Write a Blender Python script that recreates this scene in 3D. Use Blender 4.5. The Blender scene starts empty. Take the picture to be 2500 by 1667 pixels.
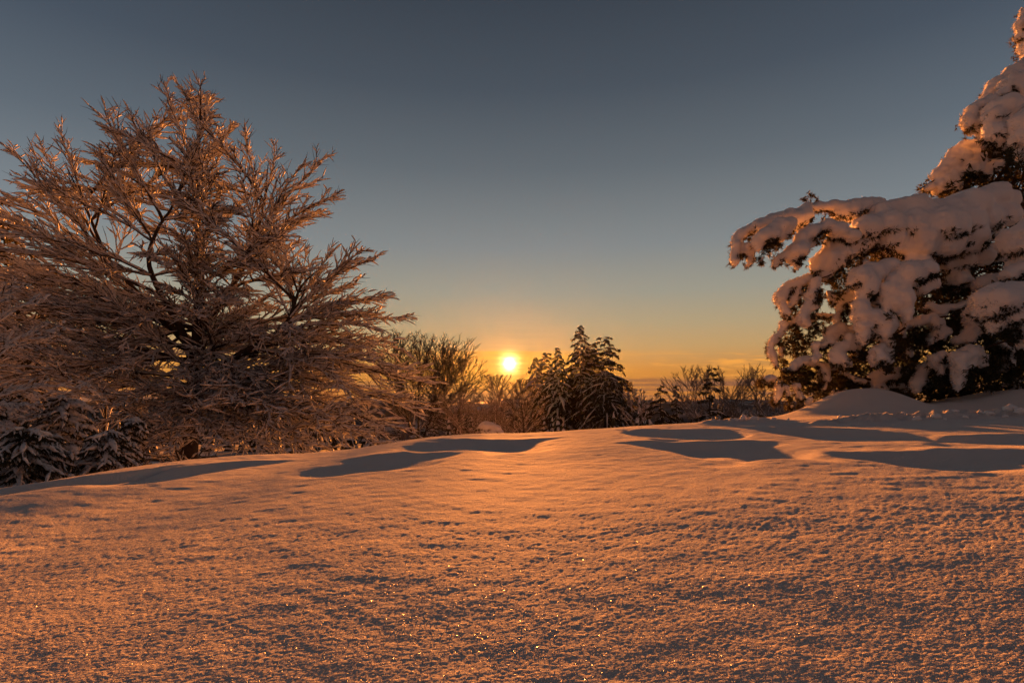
import bpy, math, random
import numpy as np
from mathutils import Vector

R = math.radians
rng = np.random.default_rng(7)
random.seed(7)
sc = bpy.context.scene
col = sc.collection

# ------------------------------------------------------------------ camera
F = 1389.0                     # focal length in pixels of the 2500 px wide photograph (20 mm lens)
PITCH = R(5.25)
CAM = np.array([0.0, 0.0, 1.0])
cam_d = bpy.data.cameras.new('camera')
cam_d.sensor_width = 36.0
cam_d.lens = 36.0 * F / 2500.0
cam_d.clip_start = 0.05
cam_d.clip_end = 30000
cam_o = bpy.data.objects.new('camera', cam_d)
cam_o.location = CAM
cam_o.rotation_euler = (math.pi / 2 + PITCH, 0, 0)
col.objects.link(cam_o)
sc.camera = cam_o

# ------------------------------------------------------------------ sky, sun, exposure
SUN_EL, SUN_AZ = R(3.0), R(0.25)     # azimuth towards -x
sund = np.array([-math.sin(SUN_AZ) * math.cos(SUN_EL), math.cos(SUN_AZ) * math.cos(SUN_EL), math.sin(SUN_EL)])

world = bpy.data.worlds.new('World')
sc.world = world
world.use_nodes = True
wt = world.node_tree
wt.nodes.clear()


class NG:
    """small helper that writes node graphs as expressions"""
    def __init__(self, nt): self.nt = nt
    def node(self, t, **kw):
        n = self.nt.nodes.new(t)
        for k, v in kw.items(): setattr(n, k, v)
        return n
    def put(self, sock, v):
        if isinstance(v, bpy.types.NodeSocket): self.nt.links.new(v, sock)
        elif isinstance(v, (tuple, list)):
            sock.default_value = tuple(v) + ((1.0,) if len(v) == 3 and len(sock.default_value) == 4 else ())
        else: sock.default_value = v
    def m(self, op, a, b=0.0, c=None, clamp=False):
        n = self.node('ShaderNodeMath', operation=op, use_clamp=clamp)
        self.put(n.inputs[0], a); self.put(n.inputs[1], b)
        if c is not None: self.put(n.inputs[2], c)
        return n.outputs[0]
    def vm(self, op, a, b=None):
        n = self.node('ShaderNodeVectorMath', operation=op)
        self.put(n.inputs[0], a)
        if b is not None: self.put(n.inputs[1], b)
        return n.outputs['Value'] if op in ('DOT_PRODUCT', 'LENGTH') else n.outputs[0]
    def mix(self, f, a, b, blend='MIX'):
        n = self.node('ShaderNodeMix', data_type='RGBA', blend_type=blend)
        self.put(n.inputs[0], f); self.put(n.inputs[6], a); self.put(n.inputs[7], b)
        return n.outputs[2]
    def ramp(self, f, stops, interp='LINEAR'):
        n = self.node('ShaderNodeValToRGB')
        self.put(n.inputs[0], f)
        cr = n.color_ramp
        cr.interpolation = interp
        while len(cr.elements) < len(stops): cr.elements.new(0.5)
        for e, (p, c) in zip(cr.elements, stops):
            e.position = p
            e.color = tuple(c) + (1.0,) if len(c) == 3 else c
        return n.outputs[0]
    def smooth(self, v, lo, hi):
        n = self.node('ShaderNodeMapRange', interpolation_type='SMOOTHSTEP')
        self.put(n.inputs[0], v); n.inputs[1].default_value = lo; n.inputs[2].default_value = hi
        return n.outputs[0]
    def noise(self, vec, scale, detail=4.0, rough=0.55, dist=0.0):
        n = self.node('ShaderNodeTexNoise')
        if vec is not None: self.put(n.inputs['Vector'], vec)
        n.inputs['Scale'].default_value = scale; n.inputs['Detail'].default_value = detail
        n.inputs['Roughness'].default_value = rough; n.inputs['Distortion'].default_value = dist
        return n.outputs[0]


g = NG(wt)
SKY_STRENGTH = 0.05
EXPO = 2.0                      # exposed for the low sun; the sky colours below are as seen at this exposure
tc = g.node('ShaderNodeTexCoord')
dirv = g.vm('NORMALIZE', tc.outputs['Generated'])
sep = g.node('ShaderNodeSeparateXYZ'); g.put(sep.inputs[0], dirv)
X, Y, Z = sep.outputs
el = g.m('MULTIPLY', g.m('ARCSINE', Z), 180 / math.pi)             # elevation in degrees
nish = g.node('ShaderNodeTexSky', sky_type='NISHITA', sun_disc=False)
nish.sun_elevation = SUN_EL; nish.sun_rotation = -SUN_AZ; nish.dust_density = 0.3; nish.ozone_density = 2.0
horiz = g.m('SQRT', g.m('ADD', g.m('MULTIPLY', X, X), g.m('MULTIPLY', Y, Y)))
az = g.m('DIVIDE', Y, g.m('MAXIMUM', horiz, 1e-4))                    # 1 towards the sun, -1 away


def e(v): return (v + 10.0) / 100.0                                   # degrees -> ramp position
elr = g.m('DIVIDE', g.m('ADD', el, 10.0), 100.0, clamp=True)
sunward = g.ramp(elr, [
    (e(-8), (.20, .085, .045)), (e(-1.2), (.36, .14, .055)), (e(0.2), (.60, .21, .045)), (e(2.2), (.62, .245, .045)), (e(4.6), (.575, .345, .135)),
    (e(7.0), (.47, .36, .205)), (e(10.0), (.355, .335, .262)), (e(14.5), (.245, .262, .262)), (e(22.0), (.132, .153, .170)),
    (e(29.0), (.073, .090, .112)), (e(36.0), (.047, .059, .077)), (e(55), (.026, .028, .033)), (e(90), (.021, .019, .021))])
away = g.ramp(elr, [
    (e(-8), (.10, .06, .05)), (e(-1), (.15, .088, .074)), (e(3), (.20, .118, .098)), (e(9), (.22, .132, .11)), (e(17), (.19, .118, .102)), (e(30), (.10, .070, .065)),
    (e(50), (.038, .031, .032)), (e(90), (.021, .019, .021))])
grad = g.mix(g.smooth(az, 0.35, -0.75), sunward, away)
# side-to-side: a touch bluer and less orange away from the sun's azimuth
sidef = g.smooth(az, 1.0, 0.70)
side = g.mix(g.m('MULTIPLY', sidef, 0.7), (1, 1, 1), (.92, 1.0, 1.12), 'MIX')
grad = g.mix(1.0, grad, side, 'MULTIPLY')
base = g.mix(0.90, g.vm('MULTIPLY', nish.outputs[0], (.045, .048, .052)), grad)

# thin cloud bars low over the horizon
azx = g.m('ARCTAN2', X, Y)
cvec = g.node('ShaderNodeCombineXYZ'); g.put(cvec.inputs[0], g.m('MULTIPLY', azx, 2.6)); g.put(cvec.inputs[1], g.m('MULTIPLY', Z, 95.0)); cvec.inputs[2].default_value = 3.7
n1 = g.noise(cvec.outputs[0], 1.0, 5, .6, .25)
bars = g.m('MULTIPLY', g.smooth(n1, .46, .57), g.m('MULTIPLY', g.smooth(el, -1.6, -0.4), g.smooth(el, 2.0, 1.3)))
base = g.mix(g.m('MULTIPLY', bars, .78), base, (.21, .09, .058))
cvec2 = g.node('ShaderNodeCombineXYZ'); g.put(cvec2.inputs[0], g.m('ADD', g.m('MULTIPLY', azx, 5.0), g.m('MULTIPLY', Z, 14.0))); g.put(cvec2.inputs[1], g.m('MULTIPLY', Z, 55.0)); cvec2.inputs[2].default_value = 9.1
n2 = g.noise(cvec2.outputs[0], 1.3, 5, .6, .6)
cirr = g.m('MULTIPLY', g.smooth(n2, .49, .64), g.m('MULTIPLY', g.smooth(el, 0.9, 2.0), g.smooth(el, 4.4, 3.4)))
base = g.mix(g.m('MULTIPLY', cirr, .8), base, (1.0, .41, .07))
# layer of lit cloud just round the sun
sundot = g.m('MAXIMUM', g.vm('DOT_PRODUCT', dirv, tuple(sund)), 0.0)
lay = g.m('MULTIPLY', g.m('MULTIPLY', g.smooth(el, 4.4, 4.15), g.smooth(el, -1.5, 2.4)), g.m('POWER', sundot, 90.0))
cvec3 = g.node('ShaderNodeCombineXYZ'); g.put(cvec3.inputs[0], g.m('MULTIPLY', azx, 7.0)); g.put(cvec3.inputs[1], g.m('MULTIPLY', Z, 170.0)); cvec3.inputs[2].default_value = 5.3
n3 = g.noise(cvec3.outputs[0], 1.0, 4, .6, .4)
base = g.mix(g.m('MULTIPLY', lay, g.m('MULTIPLY_ADD', g.smooth(n3, .36, .62), .55, .42)), base, (1.0, .40, .045))
# the sun and its aureole
def glow(p, c):
    return g.vm('MULTIPLY', g.node_comb(g.m('POWER', sundot, p)), c)
def _comb(v):
    n = g.node('ShaderNodeCombineXYZ')
    for i in range(3): g.put(n.inputs[i], v)
    return n.outputs[0]
g.node_comb = _comb
veil = g.m('MULTIPLY_ADD', g.smooth(n3, .42, .60), .55, .45)                     # thin cloud sheets in front of the glow
for p, c, vl in ((45000.0, (14.0, 10.0, 5.0), 0), (9500.0, (5.0, 3.2, 1.1), 1), (2800.0, (.45, .20, .03), 1), (420.0, (.10, .040, .006), 1)):
    gl = glow(p, c)
    base = g.vm('ADD', base, g.vm('MULTIPLY', gl, g.node_comb(veil)) if vl else gl)
bg = g.node('ShaderNodeBackground')
g.put(bg.inputs[0], g.vm('MULTIPLY', base, (2.0 ** -EXPO / SKY_STRENGTH,) * 3))
bg.inputs[1].default_value = SKY_STRENGTH
wo = g.node('ShaderNodeOutputWorld')
wt.links.new(bg.outputs[0], wo.inputs[0])

sun_d = bpy.data.lights.new('sun', 'SUN')
sun_d.energy = 4.7
sun_d.angle = R(0.75)
sun_d.color = (1.0, .295, .052)
sun_o = bpy.data.objects.new('sun', sun_d)
sun_o.rotation_euler = (-(math.pi / 2 - SUN_EL), 0, SUN_AZ)
sun_o.location = (0, 40, 20)
col.objects.link(sun_o)

sc.view_settings.view_transform = 'Standard'
sc.view_settings.look = 'None'
sc.view_settings.exposure = EXPO
sc.view_settings.gamma = 1.0
sc.view_settings.use_curve_mapping = False
sc.render.engine = 'CYCLES'
sc.cycles.use_denoising = True
sc.cycles.max_bounces = 8
sc.cycles.diffuse_bounces = 3
sc.cycles.glossy_bounces = 2
sc.cycles.transmission_bounces = 3
sc.cycles.volume_bounces = 0
sc.cycles.sample_clamp_indirect = 6.0
sc.cycles.use_adaptive_sampling = True
sc.cycles.adaptive_threshold = 0.015


# ------------------------------------------------------------------ small helpers
def at(u, v, Yd):
    """the point that the photograph shows at pixel (u, v) when it is Yd metres away along +y"""
    up = (833.5 - v) / F
    sp, cp = math.sin(PITCH), math.cos(PITCH)
    dy = cp - up * sp
    dz = sp + up * cp
    k = Yd / dy
    return np.array([(u - 1250.0) / F * k, Yd, CAM[2] + dz * k])


def slope(v):
    up = (833.5 - v) / F
    sp, cp = math.sin(PITCH), math.cos(PITCH)
    return (sp + up * cp) / (cp - up * sp)


def material(name):
    m = bpy.data.materials.new(name)
    m.use_nodes = True
    nt = m.node_tree
    nt.nodes.clear()
    return m, NG(nt)


def finish(m, gg, shader, volume=None):
    o = gg.node('ShaderNodeOutputMaterial')
    if shader is not None: m.node_tree.links.new(shader, o.inputs[0])
    if volume is not None: m.node_tree.links.new(volume, o.inputs[1])
    return m


def principled(gg, color, rough, spec=.5, normal=None, sss=0.0, sss_scale=.02):
    p = gg.node('ShaderNodeBsdfPrincipled')
    gg.put(p.inputs['Base Color'], color)
    gg.put(p.inputs['Roughness'], rough)
    gg.put(p.inputs['Specular IOR Level'], spec)
    if normal is not None: gg.put(p.inputs['Normal'], normal)
    if sss:
        p.inputs['Subsurface Weight'].default_value = sss
        p.inputs['Subsurface Radius'].default_value = (1.0, .8, .65)
        p.inputs['Subsurface Scale'].default_value = sss_scale
    return p.outputs[0]


def bump(gg, h, strength, dist):
    b = gg.node('ShaderNodeBump')
    b.inputs['Strength'].default_value = strength
    b.inputs['Distance'].default_value = dist
    gg.put(b.inputs['Height'], h)
    return b.outputs[0]


def mix_shader(gg, f, a, b):
    n = gg.node('ShaderNodeMixShader')
    gg.put(n.inputs[0], f)
    gg.nt.links.new(a, n.inputs[1]); gg.nt.links.new(b, n.inputs[2])
    return n.outputs[0]


def build_materials():
    M = {}
    m, q = material('ground_snow')
    pos = q.node('ShaderNodeNewGeometry').outputs['Position']
    fine = q.noise(pos, 140.0, 3, .7)
    mid = q.noise(pos, 22.0, 4, .65)
    hgt = q.m('ADD', q.m('ADD', q.m('MULTIPLY', fine, .35), mid), q.m('MULTIPLY', q.noise(pos, 62.0, 2, .6), .75))
    nrm = bump(q, hgt, 1.0, .03)
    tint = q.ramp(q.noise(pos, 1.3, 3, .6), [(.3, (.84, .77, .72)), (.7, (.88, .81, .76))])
    s = principled(q, tint, .8, .06, nrm, sss=.35, sss_scale=.02)
    s.node.inputs['Sheen Weight'].default_value = .15
    s.node.inputs['Sheen Roughness'].default_value = .55
    df = q.node('ShaderNodeBsdfDiffuse'); q.put(df.inputs[0], tint); q.put(df.inputs['Normal'], nrm)
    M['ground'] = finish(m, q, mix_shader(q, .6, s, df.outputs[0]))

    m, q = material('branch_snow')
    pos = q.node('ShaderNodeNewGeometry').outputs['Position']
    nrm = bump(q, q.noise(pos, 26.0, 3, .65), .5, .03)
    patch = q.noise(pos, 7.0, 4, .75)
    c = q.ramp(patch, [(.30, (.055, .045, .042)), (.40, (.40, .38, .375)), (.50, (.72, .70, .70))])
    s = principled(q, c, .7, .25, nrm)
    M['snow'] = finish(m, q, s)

    m, q = material('heaped_snow')
    pos = q.node('ShaderNodeNewGeometry').outputs['Position']
    nrm = bump(q, q.m('ADD', q.noise(pos, 14.0, 4, .65), q.m('MULTIPLY', q.noise(pos, 70.0, 2, .6), .3)), .35, .03)
    M['pad'] = finish(m, q, principled(q, (.82, .78, .77), .65, .2, nrm, sss=.2, sss_scale=.03))

    m, q = material('bark')
    tcn = q.node('ShaderNodeTexCoord').outputs['Object']
    n = q.noise(tcn, 9.0, 5, .7)
    c = q.ramp(n, [(.3, (.022, .016, .013)), (.7, (.060, .044, .035))])
    M['bark'] = finish(m, q, principled(q, c, .85, .25, bump(q, n, .6, .03)))

    m, q = material('reddish_bark')
    tcn = q.node('ShaderNodeTexCoord').outputs['Object']
    n = q.noise(tcn, 14.0, 5, .7)
    c = q.ramp(n, [(.3, (.035, .017, .010)), (.7, (.10, .048, .028))])
    M['redbark'] = finish(m, q, principled(q, c, .85, .25, bump(q, n, .6, .03)))

    m, q = material('needles')
    pos = q.node('ShaderNodeNewGeometry').outputs['Position']
    n = q.noise(pos, 5.0, 3, .6)
    c = q.ramp(n, [(.3, (.014, .018, .009)), (.55, (.028, .030, .014)), (.78, (.075, .066, .050))])
    s = principled(q, c, .65, .3)
    t = q.node('ShaderNodeBsdfTranslucent'); q.put(t.inputs[0], (.10, .075, .025))
    M['needles'] = finish(m, q, mix_shader(q, .25, s, t.outputs[0]))

    m, q = material('frosted_twigs')
    pos = q.node('ShaderNodeNewGeometry').outputs['Position']
    n = q.noise(pos, 8.0, 3, .7)
    c = q.ramp(n, [(.35, (.05, .035, .028)), (.65, (.30, .25, .23))])
    M['twig'] = finish(m, q, principled(q, c, .8, .3))

    m, q = material('ice_crystal')
    t = q.node('ShaderNodeBsdfTranslucent'); q.put(t.inputs[0], (.88, .84, .80))
    M['crystal'] = finish(m, q, mix_shader(q, .62, principled(q, (.88, .85, .84), .25, .8), t.outputs[0]))

    m, q = material('far_land')
    pos = q.node('ShaderNodeNewGeometry').outputs['Position']
    n = q.noise(pos, .02, 6, .65)
    c = q.ramp(n, [(.38, (.05, .045, .04)), (.50, (.16, .14, .13)), (.62, (.6, .56, .54))])
    M['far'] = finish(m, q, principled(q, c, .9, .1))

    m, q = material('haze_air')
    v = q.node('ShaderNodeVolumePrincipled')
    q.put(v.inputs['Color'], (1.0, .92, .85))
    v.inputs['Density'].default_value = HAZE
    v.inputs['Anisotropy'].default_value = .85
    M['haze'] = finish(m, q, None, v.outputs[0])
    return M


HAZE = 0.000008
MAT = build_materials()


def mesh_np(name, V, quads=None, tris=None, mats=(), smooth=True, mat_index=None):
    V = np.asarray(V, dtype=np.float32)
    me = bpy.data.meshes.new(name)
    nq = 0 if quads is None else len(quads)
    nt_ = 0 if tris is None else len(tris)
    me.vertices.add(len(V)); me.vertices.foreach_set('co', V.ravel())
    loops = []
    if nq: loops.append(np.asarray(quads, dtype=np.int32).ravel())
    if nt_: loops.append(np.asarray(tris, dtype=np.int32).ravel())
    loops = np.concatenate(loops)
    me.loops.add(len(loops)); me.loops.foreach_set('vertex_index', loops)
    starts = np.concatenate([np.arange(nq) * 4, nq * 4 + np.arange(nt_) * 3]).astype(np.int32)
    me.polygons.add(nq + nt_)
    me.polygons.foreach_set('loop_start', starts)
    me.polygons.foreach_set('use_smooth', np.full(nq + nt_, smooth, dtype=bool))
    for m in mats: me.materials.append(m)
    if mat_index is not None: me.polygons.foreach_set('material_index', np.asarray(mat_index, dtype=np.int32))
    me.update(calc_edges=True)
    me.validate()
    return me


def link(name, me, parent=None, loc=None):
    o = bpy.data.objects.new(name, me)
    col.objects.link(o)
    if parent is not None: o.parent = parent
    if loc is not None: o.location = loc
    return o


def tag(o, label, cat, group=None, kind=None):
    o['label'] = label
    if cat: o['category'] = cat
    if group: o['group'] = group
    if kind: o['kind'] = kind
    return o


def empty(name, loc, label, cat, group=None):
    o = bpy.data.objects.new(name, None)
    o.empty_display_size = .3
    col.objects.link(o)
    o.location = tuple(float(a) for a in loc)
    return tag(o, label, cat, group)


class Geo:
    """collects vertices and faces of one mesh, in world coordinates; build() shifts them to the thing's base"""
    def __init__(self): self.V = []; self.Q = []; self.T = []; self.n = 0; self.QM = []; self.TM = []
    def add(self, V, Q=None, T=None, mi=0):
        V = np.asarray(V, dtype=np.float64).reshape(-1, 3)
        self.V.append(V)
        if Q is not None and len(Q): self.Q.append(np.asarray(Q) + self.n); self.QM.append(np.full(len(Q), mi))
        if T is not None and len(T): self.T.append(np.asarray(T) + self.n); self.TM.append(np.full(len(T), mi))
        self.n += len(V)
    def tubes(self, P, Rr, sides=4, squash=1.0, mi=0, jitter=0.0):
        """P (m,n,3) polylines, Rr (m,n) radii: closed-looking tubes"""
        P = np.asarray(P, float); Rr = np.asarray(Rr, float)
        if P.ndim == 2: P = P[None]; Rr = Rr[None]
        m, n, _ = P.shape
        if m == 0: return
        T = np.empty_like(P)
        T[:, 1:-1] = P[:, 2:] - P[:, :-2]; T[:, 0] = P[:, 1] - P[:, 0]; T[:, -1] = P[:, -1] - P[:, -2]
        T /= np.linalg.norm(T, axis=2, keepdims=True) + 1e-9
        ref = np.zeros_like(T); ref[..., 2] = 1.0
        steep = np.abs(T[..., 2]).mean(axis=1) > .9
        ref[steep] = (1.0, 0.0, 0.0)
        S = np.cross(T, ref); S /= np.linalg.norm(S, axis=2, keepdims=True) + 1e-9
        U = np.cross(S, T)
        a = np.arange(sides) * 2 * math.pi / sides
        ca, sa = np.cos(a), np.sin(a)
        rr = Rr[:, :, None]
        if jitter: rr = rr * (1 + jitter * rng.uniform(-1, 1, (m, n, sides)))
        else: rr = np.repeat(rr, sides, axis=2)
        V = P[:, :, None, :] + rr[..., None] * (ca[None, None, :, None] * S[:, :, None, :] + squash * sa[None, None, :, None] * U[:, :, None, :])
        i = np.arange(n - 1)[:, None] * sides; k = np.arange(sides)[None, :]; k2 = (k + 1) % sides
        q = np.stack([i + k, i + k2, i + sides + k2, i + sides + k], axis=-1).reshape(-1, 4)
        Q = (np.arange(m)[:, None, None] * (n * sides) + q[None]).reshape(-1, 4)
        self.add(V.reshape(-1, 3), Q, mi=mi)
    def build(self, name, mats, parent=None, smooth=True, origin=None):
        if self.n == 0: return None
        V = np.concatenate(self.V)
        if origin is None: origin = np.array(parent.location) if parent is not None else np.zeros(3)
        if parent is not None and parent.parent is not None and origin is None: pass
        V = V - origin
        Q = np.concatenate(self.Q) if self.Q else None
        T = np.concatenate(self.T) if self.T else None
        mi = np.concatenate(self.QM + self.TM)
        me = mesh_np(name, V, Q, T, mats if isinstance(mats, (list, tuple)) else [mats], smooth, mi)
        return link(name, me, parent)


# value-noise, vectorised
_perm = rng.permutation(4096)
_val = rng.uniform(-1, 1, 4096)


def vnoise(x, y, seed=0):
    x = np.asarray(x, float) + seed * 17.31; y = np.asarray(y, float) + seed * 9.77
    xi = np.floor(x).astype(np.int64); yi = np.floor(y).astype(np.int64)
    fx = x - xi; fy = y - yi
    fx = fx * fx * fx * (fx * (fx * 6 - 15) + 10); fy = fy * fy * fy * (fy * (fy * 6 - 15) + 10)
    def h(a, b): return _val[(_perm[(a & 4095)] + b * 57 + (b >> 5) * 131) & 4095]
    return (h(xi, yi) * (1 - fx) + h(xi + 1, yi) * fx) * (1 - fy) + (h(xi, yi + 1) * (1 - fx) + h(xi + 1, yi + 1) * fx) * fy


def sstep(a, lo, hi):
    t = np.clip((a - lo) / (hi - lo), 0, 1)
    return t * t * (3 - 2 * t)


# ------------------------------------------------------------------ the snow field
SKYLINE = np.array([  # u, v of the snow's outline in the photograph, and its distance
    (-400, 1262, 7), (0, 1200, 8), (150, 1168, 8.5), (300, 1142, 9), (500, 1116, 10), (640, 1110, 10.6), (780, 1113, 10.8), (900, 1095, 11.5), (1000, 1071, 12.3),
    (1150, 1060, 13), (1280, 1061, 13.4), (1400, 1051, 13.5), (1540, 1043, 13.5), (1700, 1036, 13.8), (1800, 1028, 13.8), (1960, 1026, 13.7), (2100, 1020, 13.6), (2200, 1016, 13.6), (2500, 1008, 13.6), (2900, 990, 13.6)], float)
_zc = np.array([1 + slope(v) * Yd for u, v, Yd in SKYLINE])
_yc = SKYLINE[:, 2]
_xc = (SKYLINE[:, 0] - 1250) / F * _yc
_xf = np.linspace(-20, 24, 1101)                     # the crest as a function of x, rounded so that no crease runs down the slope
_k = np.exp(-(np.arange(-60, 61) / 20.0) ** 2); _k /= _k.sum()
_zcf = np.convolve(np.pad(np.interp(_xf, _xc, _zc), 60, mode='edge'), _k, 'valid')
_ycf = np.convolve(np.pad(np.interp(_xf, _xc, _yc), 60, mode='edge'), _k, 'valid')


def base_height(x, y):
    yc = np.interp(x, _xf, _ycf); zc = np.interp(x, _xf, _zcf)
    s = np.clip((y - 1.6) / (yc - 1.6), 0, None)
    b = .72
    z = zc * (b + (1 - b) * np.minimum(s, 1.0))
    over = np.maximum(y - yc, 0)
    k = np.maximum(.11, .075 - (zc - 1) / yc)           # always falls away faster than the line of sight
    drop = k * (np.sqrt(over * over + 1.0) - 1.0)
    ov2 = np.maximum(over - 6.0, 0)
    shelf = .042 * over + k * (np.sqrt(ov2 * ov2 + 1.0) - 1.0)   # on the right the field runs on to the mound and the bank
    w = sstep(x, 5.6, 7.4)
    z = z - (drop * (1 - w) + shelf * w)
    z = z + np.where(over > 0, zc * (1 - b) / np.maximum(yc - 1.6, 1) * over * np.exp(-over / 1.2), 0)
    return -12.2 + np.where(z + 12.2 > 6, z + 12.2, 6 * np.exp(np.minimum((z + 12.2 - 6) / 6, 0)))


def ray_ground(u, v):
    """where the line of sight of pixel (u, v) meets the base surface"""
    ys = np.linspace(1.6, 14.5, 600)
    x = (u - 1250) / F * ys; zz = 1 + slope(v) * ys
    d = zz - base_height(x, ys)
    i = np.argmax(d <= 0) if (d <= 0).any() else len(ys) - 1
    return x[i], ys[i]


# hollows between drifts: (left u, right u, v of the far lip at left, v of the lip at right, depth)
HOLLOWS = [
    (770, 1130, 1131, 1103, .078), (965, 1370, 1086, 1067, .095), (1490, 1960, 1079, 1086, .10), (1470, 1760, 1050, 1052, .10),
    (1750, 2210, 1044, 1050, .12), (1990, 2640, 1106, 1108, .085), (2240, 2660, 1068, 1070, .085), (-330, 520, 1262, 1127, .13), (200, 740, 1174, 1121, .08)]
_H = []
for ul, ur, vl, vr, d in HOLLOWS:
    xl, yl = ray_ground(ul, vl); xr, yr = ray_ground(ur, vr)
    _H.append((xl, yl, xr, yr, d))


def ground_height(x, y, detail=True):
    x = np.asarray(x, float); y = np.asarray(y, float)
    z = base_height(x, y)
    near = np.where(y > 0, 1.0, 0.0)
    # large soft undulation
    z = z + .020 * vnoise(x * .45, y * .3, 1) + .008 * vnoise(x * .9, y * .7, 2)
    hm = np.zeros_like(z)
    xo, yo = x, y
    x = xo + .38 * vnoise(xo * .7, yo * .6, 61) + .12 * vnoise(xo * 2.1, yo * 1.7, 62)
    y = yo + .34 * vnoise(xo * .8, yo * .7, 63) + .10 * vnoise(xo * 2.6, yo * 1.4, 64)
    for (xl, yl, xr, yr, d) in _H:
        cx = (xl + xr) / 2; hw = abs(xr - xl) / 2
        s = (x - cx) / hw
        lip = yl + (yr - yl) * (x - xl) / (xr - xl) + .22 * vnoise(x * 1.1, y * 0, 5) + .08 * vnoise(x * 3.1, y * 0, 6)
        env = np.clip(1 - np.abs(s) ** 2.4, 0, 1)
        env = env * env * (3 - 2 * env) * (1 + .35 * vnoise(x * 1.4, y * .9, 65))
        dy = lip - y                     # distance in front of the lip
        L = d / math.tan(SUN_EL) * 1.25 * (.35 + .65 * env)
        prof = sstep(dy, -.30, .70) * (1 - sstep(dy, .45 * L, L * 1.25))
        rim = .22 * np.exp(-((dy + .25) / .32) ** 2)
        z = z - d * env * (prof - rim)
        hm = np.maximum(hm, env * prof)
    x, y = xo, yo
    # the big mound and the bank below the pine
    mx, my = at(2105, 950, 19.0)[:2]
    r2 = np.sqrt(((x - mx) / np.where(x < mx, 1.75, 1.6)) ** 2 + ((y - my) / 1.7) ** 2)
    z = z + .86 * np.exp(-r2 ** 2.5)
    bankx = sstep(x, at(2190, 1000, 19)[0], at(2330, 1000, 19)[0])
    bh = .26 + .36 * sstep(x, at(2330, 1000, 19)[0], at(2500, 950, 19)[0]) + .04 * vnoise(x * .6, y * .6, 9)
    z = z + bankx * bh * sstep(y, 17.4, 19.0)
    # churned ridge in front of it
    cm = sstep(x, at(1960, 1030, 12.6)[0] - .2, at(2100, 1030, 12.6)[0]) * np.exp(-((y - 12.75) / .38) ** 2)
    cm2 = sstep(x, at(1690, 1030, 13.6)[0], at(1760, 1030, 13.6)[0]) * (1 - sstep(x, at(1850, 1030, 13.6)[0], at(1960, 1030, 13.6)[0])) * np.exp(-((y - 13.7) / .35) ** 2)
    rid = 1 - np.abs(vnoise(x * 2.9, y * 3.2, 11))
    rid2 = 1 - np.abs(vnoise(x * 8.0, y * 8.0, 12))
    z = z + (cm * .24 + cm2 * .15) * (rid * .7 + rid2 * .55 - .35)
    if detail:
        a = (1 - .75 * hm) * near * np.exp(-np.maximum(y - 15, 0) / 3)
        n = .0024 * vnoise(x * 1.8, y * 2.0, 21) + .0020 * vnoise(x * 3.4, y * 4.2, 22) + .0022 * vnoise(x * 7.0, y * 8.0, 23) + .0012 * vnoise(x * 17, y * 19, 24) * np.exp(-(y / 8) ** 2)
        n = n + (.0010 * vnoise(x * 48, y * 52, 25) + .0008 * vnoise(x * 105, y * 110, 26)) * np.exp(-(y / 3.4) ** 2)
        n = n * (.55 + .75 * sstep(y, 2.0, 6.5))
        z = z + a * n
    return z


def build_ground():
    tin = np.linspace(-1.0, 1.0, 470)
    tout = np.concatenate([np.linspace(1.01, 1.42, 26), [1.5, 1.65, 2.0, 2.8, 4.5, 9.0]])
    t = np.concatenate([-tout[::-1], tin, tout])
    ys = [.55]
    while ys[-1] < 20.5: ys.append(ys[-1] + (min(.052 if ys[-1] < 14 else .10, max(.005, .9 * ys[-1] ** 2 / 569)) if ys[-1] > 1.3 else .05))
    while ys[-1] < 120: ys.append(ys[-1] * 1.06)
    ys = np.array(ys)
    Yg, Tg = np.meshgrid(ys, t, indexing='ij')
    Xg = Tg * Yg
    Zg = ground_height(Xg, Yg)
    inner = (np.abs(Tg) < 1.0) & (Yg > 1.3)
    grain = rng.normal(0, 1, Zg.shape) * .0006 * np.clip(Yg / 2, .5, 2.0) * np.exp(-np.maximum(Yg - 4, 0) / 2)
    Zg = Zg + np.where(inner, grain, 0)
    V = np.stack([Xg, Yg, Zg], -1).reshape(-1, 3)
    nr, nc = len(ys), len(t)
    i = np.arange(nr - 1)[:, None] * nc; k = np.arange(nc - 1)[None]
    Q = np.stack([i + k, i + k + 1, i + nc + k + 1, i + nc + k], -1).reshape(-1, 4)
    # ground beside and behind the camera
    xs = np.linspace(-70, 70, 60); yb = np.concatenate([np.linspace(-80, -4, 30), np.linspace(-3, .56, 14)])
    Yb, Xb = np.meshgrid(yb, xs, indexing='ij')
    Zb = ground_height(Xb, Yb, False) - np.where(Yb > .5, .03, 0.0) + .25 * vnoise(Xb * .1, Yb * .1, 31) * sstep(-Yb, 2, 12)
    Vb = np.stack([Xb, Yb, Zb], -1).reshape(-1, 3)
    nrb, ncb = len(yb), len(xs)
    i = np.arange(nrb - 1)[:, None] * ncb; k = np.arange(ncb - 1)[None]
    Qb = np.stack([i + k, i + k + 1, i + ncb + k + 1, i + ncb + k], -1).reshape(-1, 4) + len(V)
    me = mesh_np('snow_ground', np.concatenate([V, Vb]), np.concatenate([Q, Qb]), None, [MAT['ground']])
    o = link('snow_ground', me)
    tag(o, 'smooth drifted snow field sloping up from the front', None, kind='structure')


build_ground()


def far_height(x, y):
    return -11.6 - 5 * sstep(y, 112, 230) + 12.6 * sstep(y, 230, 400) + sstep(y, 125, 300) * (2.6 * vnoise(x / 60, y / 60, 41) + 1.6 * vnoise(x / 22, y / 22, 42)) - 14 * sstep(y, 400, 430)


def land(x, y):
    return float(ground_height(x, y)) if y < 112 else float(far_height(np.array(float(x)), np.array(float(y))))


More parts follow.
